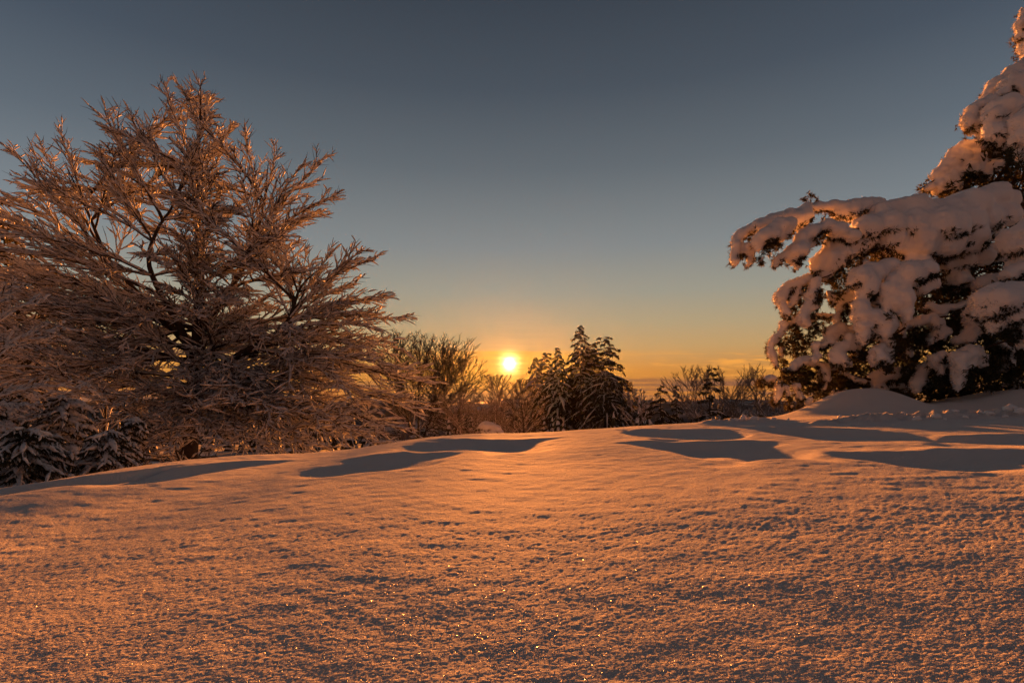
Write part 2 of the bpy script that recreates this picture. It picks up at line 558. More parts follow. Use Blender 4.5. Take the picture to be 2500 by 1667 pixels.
def build_far():
    """the valley and low hills beyond the crest"""
    ys = np.geomspace(112, 430, 60); t = np.linspace(-2.5, 2.5, 200)
    Yg, Tg = np.meshgrid(ys, t, indexing='ij')
    Xg = Tg * Yg
    Zg = far_height(Xg, Yg)
    V = np.stack([Xg, Yg, Zg], -1).reshape(-1, 3)
    nr, nc = Yg.shape
    i = np.arange(nr - 1)[:, None] * nc; k = np.arange(nc - 1)[None]
    Q = np.stack([i + k, i + k + 1, i + nc + k + 1, i + nc + k], -1).reshape(-1, 4)
    o = link('hills', mesh_np('hills', V, Q, None, [MAT['far']]))
    tag(o, 'low wooded land fading into orange haze on the horizon', None, kind='structure')


build_far()


def build_haze():
    x0, x1, y0, y1, z0, z1 = -1150, 1150, -90, 440, -60, 34
    V = [(x, y, z) for x in (x0, x1) for y in (y0, y1) for z in (z0, z1)]
    Q = [(0, 1, 3, 2), (4, 6, 7, 5), (0, 4, 5, 1), (2, 3, 7, 6), (0, 2, 6, 4), (1, 5, 7, 3)]
    o = link('haze', mesh_np('haze', V, Q, None, [MAT['haze']], False))
    tag(o, 'thin evening haze in the air over the snow field', None, kind='stuff')


build_haze()


# ------------------------------------------------------------------ growing branches
UPZ = np.array([0.0, 0.0, 1.0])


def unit(a): return a / (np.linalg.norm(a, axis=-1, keepdims=True) + 1e-9)


def resample(P, n):
    """P (m,k,3) -> (m,n,3), evenly in parameter"""
    k = P.shape[1]
    s = np.linspace(0, k - 1, n); i = np.minimum(s.astype(int), k - 2); f = (s - i)[None, :, None]
    return P[:, i] * (1 - f) + P[:, i + 1] * f


def smooth_path(pts, n):
    """Catmull-Rom through a few points"""
    p = np.asarray(pts, float)
    if len(p) == 2: return p[0] + (p[1] - p[0]) * np.linspace(0, 1, n)[:, None]
    q = np.vstack([2 * p[0] - p[1], p, 2 * p[-1] - p[-2]])
    s = np.linspace(0, len(p) - 1, n); i = np.minimum(s.astype(int), len(p) - 2); f = (s - i)[:, None]
    a, b, c, d = q[i], q[i + 1], q[i + 2], q[i + 3]
    return .5 * (2 * b + (c - a) * f + (2 * a - 5 * b + 4 * c - d) * f ** 2 + (3 * b - a - 3 * c + d) * f ** 3)


def limb_path(p0, p1, lift=.12, n=10, wob=.02):
    p0 = np.asarray(p0, float); p1 = np.asarray(p1, float)
    L = np.linalg.norm(p1 - p0)
    c = p0 * .5 + p1 * .5 + UPZ * lift * L
    s = np.linspace(0, 1, n)[:, None]
    P = (1 - s) ** 2 * p0 + 2 * s * (1 - s) * c + s * s * p1
    w = rng.normal(0, wob * L, (n, 3)); w[0] = 0
    w = np.cumsum(w, 0) * .35
    w -= w[-1] * s
    return P + w


def sprout(P, k, t0, ang, length, npts, up=.15, roll=.5, sag=-.06, wob=.03, taper=.65):
    """k side shoots on each of the polylines P (m,n,3); length (m,)"""
    m, n, _ = P.shape
    tt = t0 + (1 - t0) * (np.arange(k)[None] + rng.uniform(0, 1, (m, k))) / k
    s = tt * (n - 1); i = np.minimum(s.astype(int), n - 2); f = (s - i)[..., None]
    mi = np.arange(m)[:, None]
    o = P[mi, i] * (1 - f) + P[mi, i + 1] * f
    tan = unit(P[mi, i + 1] - P[mi, i])
    lat = unit(np.cross(tan, UPZ) + 1e-4)
    nup = np.cross(lat, tan)
    side = np.where((np.arange(k)[None] + rng.integers(0, 2, (m, 1))) % 2, 1.0, -1.0)
    ro = rng.normal(0, roll, (m, k))
    latr = lat * (side * np.cos(ro))[..., None] + nup * np.sin(ro)[..., None]
    a = np.radians(rng.uniform(ang[0], ang[1], (m, k)))[..., None]
    d = unit(tan * np.cos(a) + latr * np.sin(a) + UPZ * up)
    L = length[:, None] * (1 - taper * tt) * rng.uniform(.55, 1.2, (m, k))
    sp = np.linspace(0, 1, npts)
    out = o[:, :, None] + d[:, :, None] * (L[..., None] * sp)[..., None] + tan[:, :, None] * (L[..., None] * .14 * sp ** 2)[..., None] + UPZ * (L[..., None] * sag * sp ** 2)[..., None]
    w = rng.normal(0, 1, out.shape) * (L * wob)[..., None, None]; w[:, :, 0] = 0
    return (out + w).reshape(m * k, npts, 3), L.reshape(-1), tt.reshape(-1)


def snow_on(G, P, wr, sr, n, sides, mi=0, keep=.95, gap=.0, cover=1.0):
    """a ragged sausage of snow lying along each polyline: P (m,k,3), sr (m,) radius"""
    m = len(P)
    if m == 0: return
    if cover < 1.0:
        sel = rng.uniform(0, 1, m) < cover
        P = P[sel]; sr = sr[sel]; wr = wr[sel] if isinstance(wr, np.ndarray) else wr; m = len(P)
        if m == 0: return
    Q = resample(P, n)
    T = unit(np.gradient(Q, axis=1))
    flat = np.sqrt(np.clip(1 - T[..., 2] ** 2, 0, 1))
    lump = rng.uniform(.55, 1.3, (m, n))
    lump = .5 * lump + .25 * np.roll(lump, 1, 1) + .25 * np.roll(lump, -1, 1)
    if gap: lump = np.where(rng.uniform(0, 1, (m, n)) < gap, .3, lump)
    s = np.linspace(0, 1, n)
    env = np.minimum(1, np.minimum(s * 6 + .35, (keep - s) * 2.6 + .16)).clip(.04)
    r = sr[:, None] * lump * (.30 + .70 * flat) * env[None]
    w = wr[:, None] if isinstance(wr, np.ndarray) else wr
    C = Q + UPZ * (np.asarray(w) * .6 + r * .55)[..., None] + rng.normal(0, .12, Q.shape) * r[..., None]
    G.tubes(C, r, sides, squash=.95, jitter=.16)


def grow_branch(P, r0, tree, spec):
    """one limb (polyline P) with its side shoots: wood mesh under tree, its snow under the wood"""
    wood, snow = Geo(), Geo()
    L0 = np.linalg.norm(np.diff(P, axis=0), axis=1).sum()
    n = len(P)
    rad = r0 * (1 - .82 * np.linspace(0, 1, n)); rad[-1] *= .3
    lite = spec.get('lite', False)
    wood.tubes(P[None], rad[None], 4 if lite else 6)
    sn = spec['snow']
    snow_on(snow, P[None], np.array([r0 * .6]), np.array([min(sn * 1.35, r0 * 1.2 + sn * .5)]), 10 if lite else n * 3, 4 if lite else 6)
    k2 = max(4, int(L0 / spec['space']))
    A, LA, _ = sprout(P[None], k2, spec.get('t0', .16), spec.get('ang', (22, 48)), np.array([L0 * spec['l2'] + spec['l2c']]), 6, spec.get('up', .12), spec.get('roll', .45), spec.get('sag', -.05))
    cv = spec.get('cover', 1)
    Aw = resample(A, 4) if lite else A
    wood.tubes(Aw, spec['tw'] * 1.7 * (1 - .8 * np.linspace(0, 1, Aw.shape[1]))[None] * np.ones((len(A), 1)), 3 if lite else 4)
    snow_on(snow, A, spec['tw'], np.full(len(A), sn * 1.08) * rng.uniform(.7, 1.2, len(A)), 5 if lite else 9, 3 if lite else 5, cover=cv, gap=.08)
    B, LB, _ = sprout(A, spec['k3'], .14, spec.get('ang3', (22, 50)), LA * .52 + spec['l3c'], 3, .08, .55, spec.get('sag', -.05), taper=.55)
    wood.tubes(B, spec['tw'] * (1 - .75 * np.linspace(0, 1, 3))[None] * np.ones((len(B), 1)), 3)
    snow_on(snow, B, spec['tw'], np.full(len(B), sn * .92) * rng.uniform(.65, 1.2, len(B)), 4, 3 if lite else 4, cover=cv * .70)
    # shoots straight on the limb's outer part
    Cc, LC, _ = sprout(P[None], max(4, int(L0 / spec['space'] * 1.6)), .35, (18, 55), np.array([spec['l3c'] * 2.6]), 4, .15, .9)
    if lite: Cc = resample(Cc, 3)
    wood.tubes(Cc, spec['tw'] * (1 - .75 * np.linspace(0, 1, Cc.shape[1]))[None] * np.ones((len(Cc), 1)), 3)
    snow_on(snow, Cc, spec['tw'], np.full(len(Cc), sn * .8), 4 if lite else 6, 3 if lite else 5, cover=spec.get('cover', 1) * .9)
    if spec.get('k4', 0):
        D, LD, _ = sprout(B, spec['k4'], .3, (25, 55), LB * .42 + spec['l3c'] * .25, 3, .08, .7, taper=.3)
        wood.tubes(D, spec['tw'] * .7 * (1 - .7 * np.linspace(0, 1, 3))[None] * np.ones((len(D), 1)), 3)
        if spec.get('snow4', True): snow_on(snow, D, spec['tw'] * .5, np.full(len(D), sn * .62), 4, 4, cover=.8 * spec.get('cover', 1))
    org = np.array(tree.location)
    b = wood.build('branch', MAT[spec.get('wood', 'bark')], tree, origin=org)
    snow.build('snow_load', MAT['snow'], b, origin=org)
    return b


def build_trunk(tree, paths, mat='bark', snow=0.0, sides=9):
    org = np.array(tree.location)
    G = Geo()
    for P, r in paths: G.tubes(np.asarray(P)[None], np.asarray(r)[None], sides, jitter=.08)
    t = G.build('trunk', MAT[mat], tree, origin=org)
    if snow:
        S = Geo()
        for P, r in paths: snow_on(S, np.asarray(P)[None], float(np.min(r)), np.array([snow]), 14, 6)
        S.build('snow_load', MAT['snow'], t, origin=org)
    return t


def inside(poly, x, y):
    c = False
    for (x1, y1), (x2, y2) in zip(poly, poly[1:] + poly[:1]):
        if (y1 > y) != (y2 > y) and x < (x2 - x1) * (y - y1) / (y2 - y1) + x1: c = not c
    return c


# ------------------------------------------------------------------ the big snow-laden broadleaf on the left
def build_big_tree():
    D = 40.0
    foot = at(462, 1090, D)
    foot[2] = float(ground_height(foot[0], D)) - .3
    tree = empty('snowy_tree', foot, 'tall spreading bare broadleaf tree loaded with snow on every twig', 'tree')
    P1 = smooth_path([foot, at(466, 1000, D), at(478, 900, D), at(486, 760, D + .2), at(488, 640, D), at(480, 520, D), at(484, 420, D), at(487, 330, D), at(490, 215, D)], 40)
    r1 = np.interp(np.linspace(0, 1, 40), [0, .12, .3, .55, .8, 1], [.70, .55, .41, .25, .11, .016])
    P2 = smooth_path([at(476, 900, D), at(440, 800, D - .6), at(402, 735, D - 1.1), at(363, 640, D - 1.4), at(385, 560, D - 1.6), at(424, 495, D - 1.7), at(420, 420, D - 1.7)], 26)
    P3 = smooth_path([at(484, 820, D), at(540, 740, D + .8), at(600, 640, D + 1.2), at(640, 520, D + 1.4), at(655, 400, D + 1.5)], 22)
    P4 = smooth_path([at(470, 950, D), at(560, 880, D - 1.6), at(650, 830, D - 2.2), at(705, 780, D - 2.6), at(735, 700, D - 2.8), at(800, 640, D - 2.9)], 22)
    P5 = smooth_path([at(480, 860, D), at(380, 760, D + .8), at(270, 640, D + 1.2), at(215, 520, D + 1.3), at(160, 400, D + 1.2)], 22)
    stems = {1: P1, 2: P2, 3: P3, 4: P4, 5: P5}
    build_trunk(tree, [(P1, r1)] + [(p, np.linspace(.28, .026, len(p))) for p in (P2, P3, P4, P5)], snow=.05)
    spec = dict(snow=.076, space=.56, l2=.34, l2c=.80, k3=7, l3c=.45, tw=.027, ang=(16, 48), t0=.12)
    # limb tips: (stem, v where the limb leaves it, tip u, tip v, depth offset of the tip, lift)
    limbs = [
        (1, 420, 402, 178, -.3, .02), (1, 350, 462, 205, .6, .03), (1, 300, 525, 258, -.5, .05), (1, 300, 491, 168, .1, .0), (1, 320, 440, 185, .2, .01), (1, 330, 512, 215, .3, .02), (1, 450, 566, 290, .8, .05), (2, 500, 312, 256, -1.5, -.03), (2, 560, 250, 256, .5, .0),
        (5, 520, 130, 298, .6, -.02), (5, 600, 85, 350, 1.5, .0), (5, 640, 12, 352, -.5, .04), (2, 600, 228, 352, -2.5, .03), (5, 700, 0, 470, 1.5, .10), (5, 730, -70, 520, -.5, .12),
        (2, 720, -80, 600, -3.0, .14), (2, 690, 30, 560, -4.5, .10), (2, 610, 130, 455, -3.8, .06),
        (3, 520, 605, 308, 1.2, .04), (3, 500, 682, 345, 2.0, .04), (3, 560, 742, 392, 1.2, .05), (3, 600, 795, 372, 2.2, .05), (3, 600, 832, 462, .8, .10), (3, 640, 792, 500, 2.8, .10),
        (3, 660, 740, 520, 0, .10), (3, 690, 726, 590, 2.0, .12), (4, 760, 765, 600, -2.0, .06), (4, 740, 935, 622, -2.6, .04), (4, 760, 900, 600, -3.4, .04), (4, 790, 880, 690, -1.5, .08), (4, 800, 950, 722, -2.8, .09),
        (4, 800, 1000, 776, -2.2, .11), (4, 830, 930, 800, -3.8, .12), (4, 850, 985, 850, -2.0, .12), (4, 870, 960, 900, -3.6, .12), (1, 900, 1045, 940, -1.5, .16), (1, 930, 1020, 1000, -2.6, .14), (1, 930, 960, 1050, -4.0, .12),
        (1, 950, 860, 1080, -5.0, .10), (1, 940, 1000, 930, 1.5, .16), (4, 860, 870, 960, -5.0, .14),
        (1, 860, -60, 760, 1.0, .16), (5, 800, -80, 690, 2.0, .14), (1, 900, -60, 860, -1.0, .18), (1, 930, 30, 940, -3.0, .16), (1, 940, 120, 990, -4.0, .14), (1, 960, 220, 1050, -4.6, .12), (1, 960, 330, 1085, -5.0, .10),
        (1, 900, 60, 880, 2.0, .16), (1, 940, 170, 960, 1.0, .16),
        # towards and away from the camera
        (1, 900, 560, 960, -5.5, .14), (1, 860, 640, 940, -5.0, .16), (1, 880, 430, 930, -5.2, .14), (2, 760, 300, 830, -5.6, .16), (1, 820, 560, 740, -5.5, .12), (2, 640, 380, 640, -5.6, .10), (1, 620, 520, 520, -4.5, .08),
        (1, 700, 610, 640, -4.8, .10), (2, 690, 220, 660, -5.4, .12), (1, 560, 420, 440, -3.8, .06), (4, 800, 720, 850, -6.0, .14), (1, 950, 640, 1040, -5.6, .12), (1, 950, 520, 1060, -5.8, .12), (1, 950, 400, 1040, -5.4, .12),
        (1, 960, 730, 1085, -5.4, .10), (1, 700, 540, 600, 4.5, .10), (1, 600, 600, 470, 4.0, .08), (5, 640, 330, 480, 4.5, .08), (1, 760, 420, 620, 5.0, .10), (1, 850, 300, 760, 5.0, .12), (1, 850, 700, 740, 5.0, .12), (1, 900, 600, 850, 5.0, .12),
        (4, 780, 640, 610, -1.5, .04), (4, 770, 680, 560, -1.0, .04), (3, 700, 620, 560, 1.5, .05), (4, 790, 720, 660, -2.0, .06), (4, 800, 800, 690, -3.5, .08), (3, 690, 690, 480, 1.0, .05), (4, 780, 830, 600, -2.2, .04), (4, 800, 860, 740, -3.0, .08), (3, 640, 640, 430, 1.0, .04),
        (1, 520, 535, 400, -2.2, .05), (1, 480, 565, 440, -1.6, .05), (1, 540, 440, 480, -2.8, .05), (1, 440, 480, 320, -1.2, .04), (1, 520, 590, 510, -2.8, .06), (1, 560, 520, 470, 2.4, .06), (1, 470, 430, 390, 1.8, .05), (1, 500, 545, 350, 1.6, .05),
        (1, 760, 470, 640, -3.8, .10), (2, 690, 545, 665, -3.2, .10), (1, 750, 395, 700, -4.2, .12), (1, 730, 560, 725, -4.8, .10), (3, 710, 610, 720, -2.5, .10), (1, 700, 500, 560, -3.0, .08), (1, 800, 470, 760, -5.5, .12), (1, 780, 330, 720, -4.6, .12),
        (1, 985, 330, 1115, -6.5, .08), (1, 985, 430, 1100, -7.0, .10), (1, 980, 540, 1095, -7.5, .10), (1, 985, 650, 1110, -6.5, .09), (1, 980, 760, 1095, -6.0, .10), (1, 975, 850, 1050, -6.5, .12), (1, 975, 930, 1090, -5.0, .09),
        (1, 960, 240, 1000, -6.0, .14), (1, 960, 480, 1010, -7.5, .14), (1, 950, 600, 990, -7.0, .15), (1, 960, 700, 1020, -7.0, .13),
        (1, 520, 500, 360, -2.5, .06), (3, 560, 590, 400, -1.5, .06), (1, 480, 440, 330, 2.4, .05)]
    crown = [(400, 215), (490, 200), (560, 310), (680, 365), (780, 395), (800, 470), (720, 520), (700, 600), (770, 630), (900, 655), (970, 776), (970, 860), (1010, 940), (980, 1030), (860, 1070), (400, 1080),
             (100, 1040), (-80, 900), (-80, 560), (30, 390), (140, 340), (260, 290), (320, 280)]
    extra = 0
    while extra < 66:
        u1, v1 = rng.uniform(-80, 1010), rng.uniform(200, 1080)
        if not inside(crown, u1, v1): continue
        dd = rng.choice([-1, 1], p=[.62, .38]) * rng.uniform(1.0, 7.0) * (.45 + .55 * min(1, (v1 - 180) / 500))
        st = [1, 2, 3, 4, 5][int(rng.integers(0, 5))]
        tip = at(u1, v1, D + dd)
        P = stems[st]
        k = int(np.argmin(np.linalg.norm(P[2:-2] - (tip - [0, 0, 1.6]), axis=1))) + 2
        if np.linalg.norm(P[k] - tip) > 11.5 and st != 1: continue
        limbs.append((st, None, u1, v1, dd, .07, P[max(k - 2, 1)]))
        extra += 1
    for st, v0, u1, v1, dd, lift, *o in limbs:
        P = stems[st]
        o = o[0] if o else P[int(np.argmin(np.abs(P[:, 2] - at(480, v0, D)[2])))]
        tip = at(480 + (u1 - 480) * .955, 830 + (v1 - 830) * .955, D + dd)
        L = np.linalg.norm(tip - o)
        grow_branch(limb_path(o, tip, lift, 12, .018), min(.15, .024 + .009 * L), tree, spec)
    return tree


build_big_tree()


# ------------------------------------------------------------------ smaller bare trees and bushes
def bare_tree(name, label, cat, u, vtop, uw, D, vbase=1075, group=None, n=14, fan=(12, 62), snow=.05, stems=1, tw=.02, lean=0.0, k3=5, space=.5, cover=.9, trunk_r=.16, low=.15, droop=.08, wood='bark', k4=0):
    """crown width uw in pixels of the photograph, top at vtop, seen D metres away"""
    gx = at(u, 1000, D)[0]
    gz = land(gx, D)
    foot = np.array([gx, D, gz - .15])
    tree = empty(name, foot, label, cat, group)
    paths = []
    H = at(u, vtop, D)[2] - foot[2]
    halfw = uw / 2 / F * D
    for s in range(stems):
        ox = (s - (stems - 1) / 2) * halfw * .55
        top = foot + np.array([ox + lean, rng.normal(0, .2), H * (1.0 if s == 0 else rng.uniform(.82, .97))])
        mid = foot * .5 + top * .5 + np.array([ox * .25, rng.normal(0, .15), 0])
        paths.append((smooth_path([foot + [ox * .1, 0, 0], mid, top], 18), np.interp(np.linspace(0, 1, 18), [0, .5, 1], [trunk_r, trunk_r * .5, .012])))
    build_trunk(tree, paths, wood, sides=6)
    fs = max(1.0, D / 62)
    spec = dict(snow=snow * fs, space=space * fs, l2=.25, l2c=.3 * fs, k3=k3, l3c=.18 * fs, tw=tw * fs, up=.16, roll=.9, cover=cover, wood=wood, t0=.2, k4=k4, snow4=False, ang=(20, 50), ang3=(18, 46), sag=-.03, lite=D > 35)
    for i in range(n):
        P, r = paths[i % stems]
        f = low + (.93 - low) * ((i // stems) + rng.uniform(0, 1)) / math.ceil(n / stems)
        j = int(f * (len(P) - 1))
        az_ = i * 2.39996 + rng.uniform(-.4, .4)
        tilt = R(fan[0] + (fan[1] - fan[0]) * (1 - f) + rng.uniform(-9, 9))        # from vertical
        Lb = min((H * (1.02 - f) + halfw * .3) , halfw * 1.15 / max(math.sin(tilt), .35)) * rng.uniform(.75, 1.05)
        d = np.array([math.sin(tilt) * math.cos(az_), math.sin(tilt) * math.sin(az_), math.cos(tilt)])
        tip = P[j] + d * Lb
        tip[2] = min(tip[2], foot[2] + H * 1.0) - droop * Lb
        grow_branch(limb_path(P[j], tip, .03 + droop * .8, 8, .012), max(.012, min(.04 * fs, .008 * Lb)), tree, spec)
    return tree


bare_tree('bare_tree', 'dark bare tree with a fan of fine upright twigs beside the big snowy tree', 'tree', 1022, 818, 230, 176, n=84, snow=.026, tw=.024, stems=3, low=.08, fan=(4, 58), k3=4, cover=.3, space=.45, trunk_r=.35, droop=.0)
bare_tree('bare_tree', 'bare round tree with arching outer twigs on the left of the sun', 'tree', 1105, 850, 185, 184, n=76, snow=.026, tw=.024, fan=(6, 80), droop=.05, low=.05, k3=4, cover=.3, space=.45, trunk_r=.35, stems=2)
bare_tree('bare_tree', 'small feathery bare tree standing in the glow under the sun', 'tree', 1213, 918, 110, 72, n=50, snow=.028, tw=.025, fan=(15, 72), low=.05, k3=5, cover=.4, droop=.02, wood='twig')
bare_tree('bare_tree', 'thin bare sapling leaning against the small snowy spruce right of the sun', 'tree', 1285, 928, 110, 70, n=44, snow=.028, tw=.025, fan=(12, 72), lean=-.8, low=.05, k3=5, cover=.4, droop=.02)
bare_tree('bare_bush', 'low frosted bush just left of the small tree under the sun', 'bush', 1160, 965, 140, 68, n=54, snow=.028, tw=.026, stems=3, fan=(10, 78), low=.04, k3=4, cover=.45, droop=.02, wood='twig')
bare_tree('bare_bush', 'low frosted bush between the sun and the spruces', 'bush', 1258, 978, 120, 74, n=50, snow=.028, tw=.026, stems=3, fan=(10, 78), low=.04, k3=4, cover=.45, droop=.02, wood='twig')
bare_tree('bare_bush', 'wide bare bush with a dome of frosted upright stems right of the two thin conifers', 'bush', 1770, 897, 180, 60, n=84, snow=.018, tw=.022, stems=5, fan=(3, 76), low=.01, trunk_r=.05, k3=3, cover=.6, space=.40, droop=.0, wood='twig')
bare_tree('bare_bush', 'small bare bush half hidden behind the snow-loaded pine', 'bush', 1885, 952, 115, 56, n=26, snow=.035, tw=.028, cover=.4, stems=2, fan=(10, 70), low=.05, trunk_r=.06, wood='twig')
bare_tree('bare_bush', 'small bare bush right under the pine tip, behind the mound of snow', 'bush', 1955, 985, 125, 52, n=22, snow=.04, tw=.026, cover=.45, stems=2, fan=(12, 75), low=.05, trunk_r=.06, wood='twig')
bare_tree('bare_bush', 'brown twiggy bush at the foot of the wide draped spruce', 'bush', 1555, 948, 90, 70, n=20, snow=.04, tw=.026, stems=2, fan=(10, 70), low=.05, trunk_r=.06, wood='twig')
bare_tree('bare_bush', 'brown twiggy bush between the two thin conifers and the wide bare bush', 'bush', 1690, 975, 90, 66, n=18, snow=.04, tw=.026, stems=2, fan=(10, 70), low=.05, trunk_r=.06, wood='twig')
bare_tree('snowy_tree', 'white-twigged bare tree seen through the lower left of the big tree', 'tree', 260, 700, 420, 56, n=24, snow=.075, tw=.024, fan=(15, 75), low=.1, k3=4, space=.6, trunk_r=.2)
bare_tree('snowy_tree', 'white-twigged bare tree seen through the lower right of the big tree', 'tree', 740, 780, 420, 62, n=24, snow=.075, tw=.026, fan=(15, 75), low=.1, k3=4, space=.6, trunk_r=.2)
bare_tree('snowy_tree', 'drooping white-twigged tree at the far left edge in front of the dark conifer', 'tree', -75, 640, 460, 24, n=32, snow=.075, tw=.016, fan=(20, 100), low=.06, droop=.25, k3=6, space=.42, trunk_r=.12)


# ------------------------------------------------------------------ conifers
def conifer(label, u, vtop, uw, D, vbase=1080, group=None, n=46, droop=.45, snow=.12, skirt=1.0, gaps=.0, shape=1.0, name='snowy_conifer', sprays=9, drape=0, lean=0.0, upper=.10, cover=.42, foot_z=None):
    gx = at(u, 1000, D)[0]
    gz = land(gx, D) if foot_z is None else foot_z
    foot = np.array([gx, D, gz - .2])
    tree = empty(name, foot, label, 'tree', group)
    top = at(u + lean, vtop, D)
    H = top[2] - foot[2]
    hw = uw / 2 / F * D
    far = max(1.0, D / 76)
    snow = snow * far
    P = smooth_path([foot, foot * .5 + top * .5 + [rng.normal(0, .1), 0, 0], top], 24)
    build_trunk(tree, [(P, np.interp(np.linspace(0, 1, 24), [0, .6, 1], [.03 * H ** .8 * .55, .05, .02]))], 'bark', sides=6)
    org = foot
    vis0 = max(.02, (at(u, vbase, D)[2] - foot[2]) / H - .08)       # branches below the snow crest are not in sight
    ph = rng.uniform(0, 6)
    for i in range(n):
        f = vis0 + (.985 - vis0) * (i + rng.uniform(0, .9)) / n
        f = 1 - (1 - f) ** 1.12
        if gaps and rng.uniform() < gaps: continue
        Lb = hw * (upper + (1 - upper) * (1 - f) ** shape * (skirt if f < .35 else 1.0)) * rng.uniform(.55, 1.2)
        if f > .94: Lb = max(Lb * .8, .12 * far)
        az_ = ph + i * 2.39996 + rng.uniform(-.3, .3)
        o = P[0] + (P[-1] - P[0]) * f
        j = f * 23; k = min(int(j), 22); o = P[k] + (P[k + 1] - P[k]) * (j - k)
        dirh = np.array([math.cos(az_), math.sin(az_), 0])
        s = np.linspace(0, 1, 7)
        dr = droop * rng.uniform(.7, 1.3) * (1.1 - .5 * f)
        B = o + dirh * (Lb * s)[:, None] + UPZ * (Lb * (.22 * s - dr * 1.2 * s ** 1.8))[:, None] + rng.normal(0, .02 * Lb, (7, 3)) * s[:, None]
        wood, sn = Geo(), Geo()
        wood.tubes(B[None], ((.014 + .010 * Lb * (1 - s)) * far ** .5)[None], 4, mi=0)
        kk = max(4, int(sprays * (Lb / max(hw, .1)) ** .6))
        A, LA, _ = sprout(B[None], kk, .10, (35, 65), np.array([Lb * .42 + .12 * far]), 4, -.10, .25, -.30, taper=.6)
        wood.tubes(A, .010 * far * np.ones((len(A), 4)), 3, mi=0)
        allp = np.concatenate([A, resample(B[None], 4)])
        # needle sprays: flat tapering tufts hanging from the shoots
        close = D < 30
        N1, LN, _ = sprout(allp, 34 if close else 14, .05, (25, 75), np.full(len(allp), .10 + .05 * Lb if close else .17 * far + .10 * Lb), 2, -.35, .8, -.2, taper=.2)
        o1, e1 = N1[:, 0], N1[:, 1]
        dN = unit(e1 - o1); sN = unit(np.cross(dN, rng.normal(0, 1, dN.shape)))
        wN = (.011 + .006 * Lb) if close else (.036 * far + .022 * Lb)
        mN = (o1 + e1) / 2
        Vn = np.stack([o1, mN + sN * wN, e1, mN - sN * wN], 1).reshape(-1, 3)
        Qn = np.arange(len(o1))[:, None] * 4 + np.arange(4)[None]
        wood.add(Vn, Qn, mi=1)
        # snow: one long cushion on the branch and cushions on the side shoots
        if rng.uniform() < .97:
            slim = .45 + .55 * min(1.0, Lb / (hw * .55))
            snow_on(sn, B[None], .02, np.array([snow * .8 * slim * (.55 + .55 * min(Lb / far, 2.0)) * rng.uniform(.6, 1.25)]), 12, 6, gap=.10, keep=1.0)
            snow_on(sn, A, .01, np.full(len(A), snow * .62 * slim) * rng.uniform(.5, 1.35, len(A)), 5, 4, gap=.08, cover=cover, keep=1.0)
            if drape:
                Dp, _, _ = sprout(allp, drape, .2, (40, 80), np.full(len(allp), .5 * far), 4, -.9, .6, -.5, taper=.3)
                wood.tubes(Dp, np.full((len(Dp), 4), .012 * far), 3, mi=0)
                snow_on(sn, Dp, .01, np.full(len(Dp), snow * .55), 5, 4, cover=.8)
        b = wood.build('branch', [MAT['bark'], MAT['needles']], tree, origin=org)
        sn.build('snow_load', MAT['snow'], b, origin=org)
    return tree


conifer('tallest pointed conifer of the dark group right of the sun', 1418, 792, 240, 192, n=108, snow=.11, droop=.60, shape=.95, skirt=1.2, upper=.05)
conifer('narrow conifer with a drooping snowy leader, second from the sun in the dark group', 1364, 845, 195, 186, n=74, snow=.15, droop=.75, shape=.95, upper=.05, lean=-2)
conifer('small conifer with a bent tip nearest to the sun', 1310, 870, 155, 300, n=44, snow=.14, droop=.8, shape=.95, upper=.06, lean=-3)
conifer('sparse conifer with open branches on the right of the tallest spruce', 1474, 815, 240, 188, n=64, snow=.08, droop=.42, shape=.62, gaps=.12, skirt=1.3)
conifer('wide weeping conifer draped with long snowy twigs in front of the group', 1480, 905, 350, 178, n=64, snow=.09, droop=.70, shape=.75, drape=2, skirt=1.25)
conifer('thick snow-padded conifer low in front of the small bent one', 1345, 915, 220, 290, n=44, snow=.19, droop=.95, shape=.7, skirt=1.1)
conifer('dark slim conifer filling the gap between the bent one and the tallest', 1335, 858, 150, 310, n=46, snow=.10, droop=.6, shape=.8)
conifer('dark conifer whose shoulder shows behind the tallest spruce', 1448, 838, 225, 199, n=66, snow=.09, droop=.5, shape=.75)
conifer('thin scraggly conifer alone right of the group, left one of two', 1612, 938, 90, 66, n=26, snow=.05, droop=.5, shape=.5, gaps=.2)
conifer('small dark spire-shaped spruce beside the scraggly conifer', 1650, 938, 70, 67, n=34, snow=.07, droop=.5, shape=.8)
conifer('slender spire conifer standing in front of the wide bare bush', 1737, 893, 130, 57, n=28, snow=.05, droop=.35, shape=.75, gaps=.1)
conifer('dark snow-clumped conifer behind the big tree at the far left edge', -5, 470, 470, 50, n=80, snow=.42, droop=.60, shape=.62, vbase=1180, sprays=8)


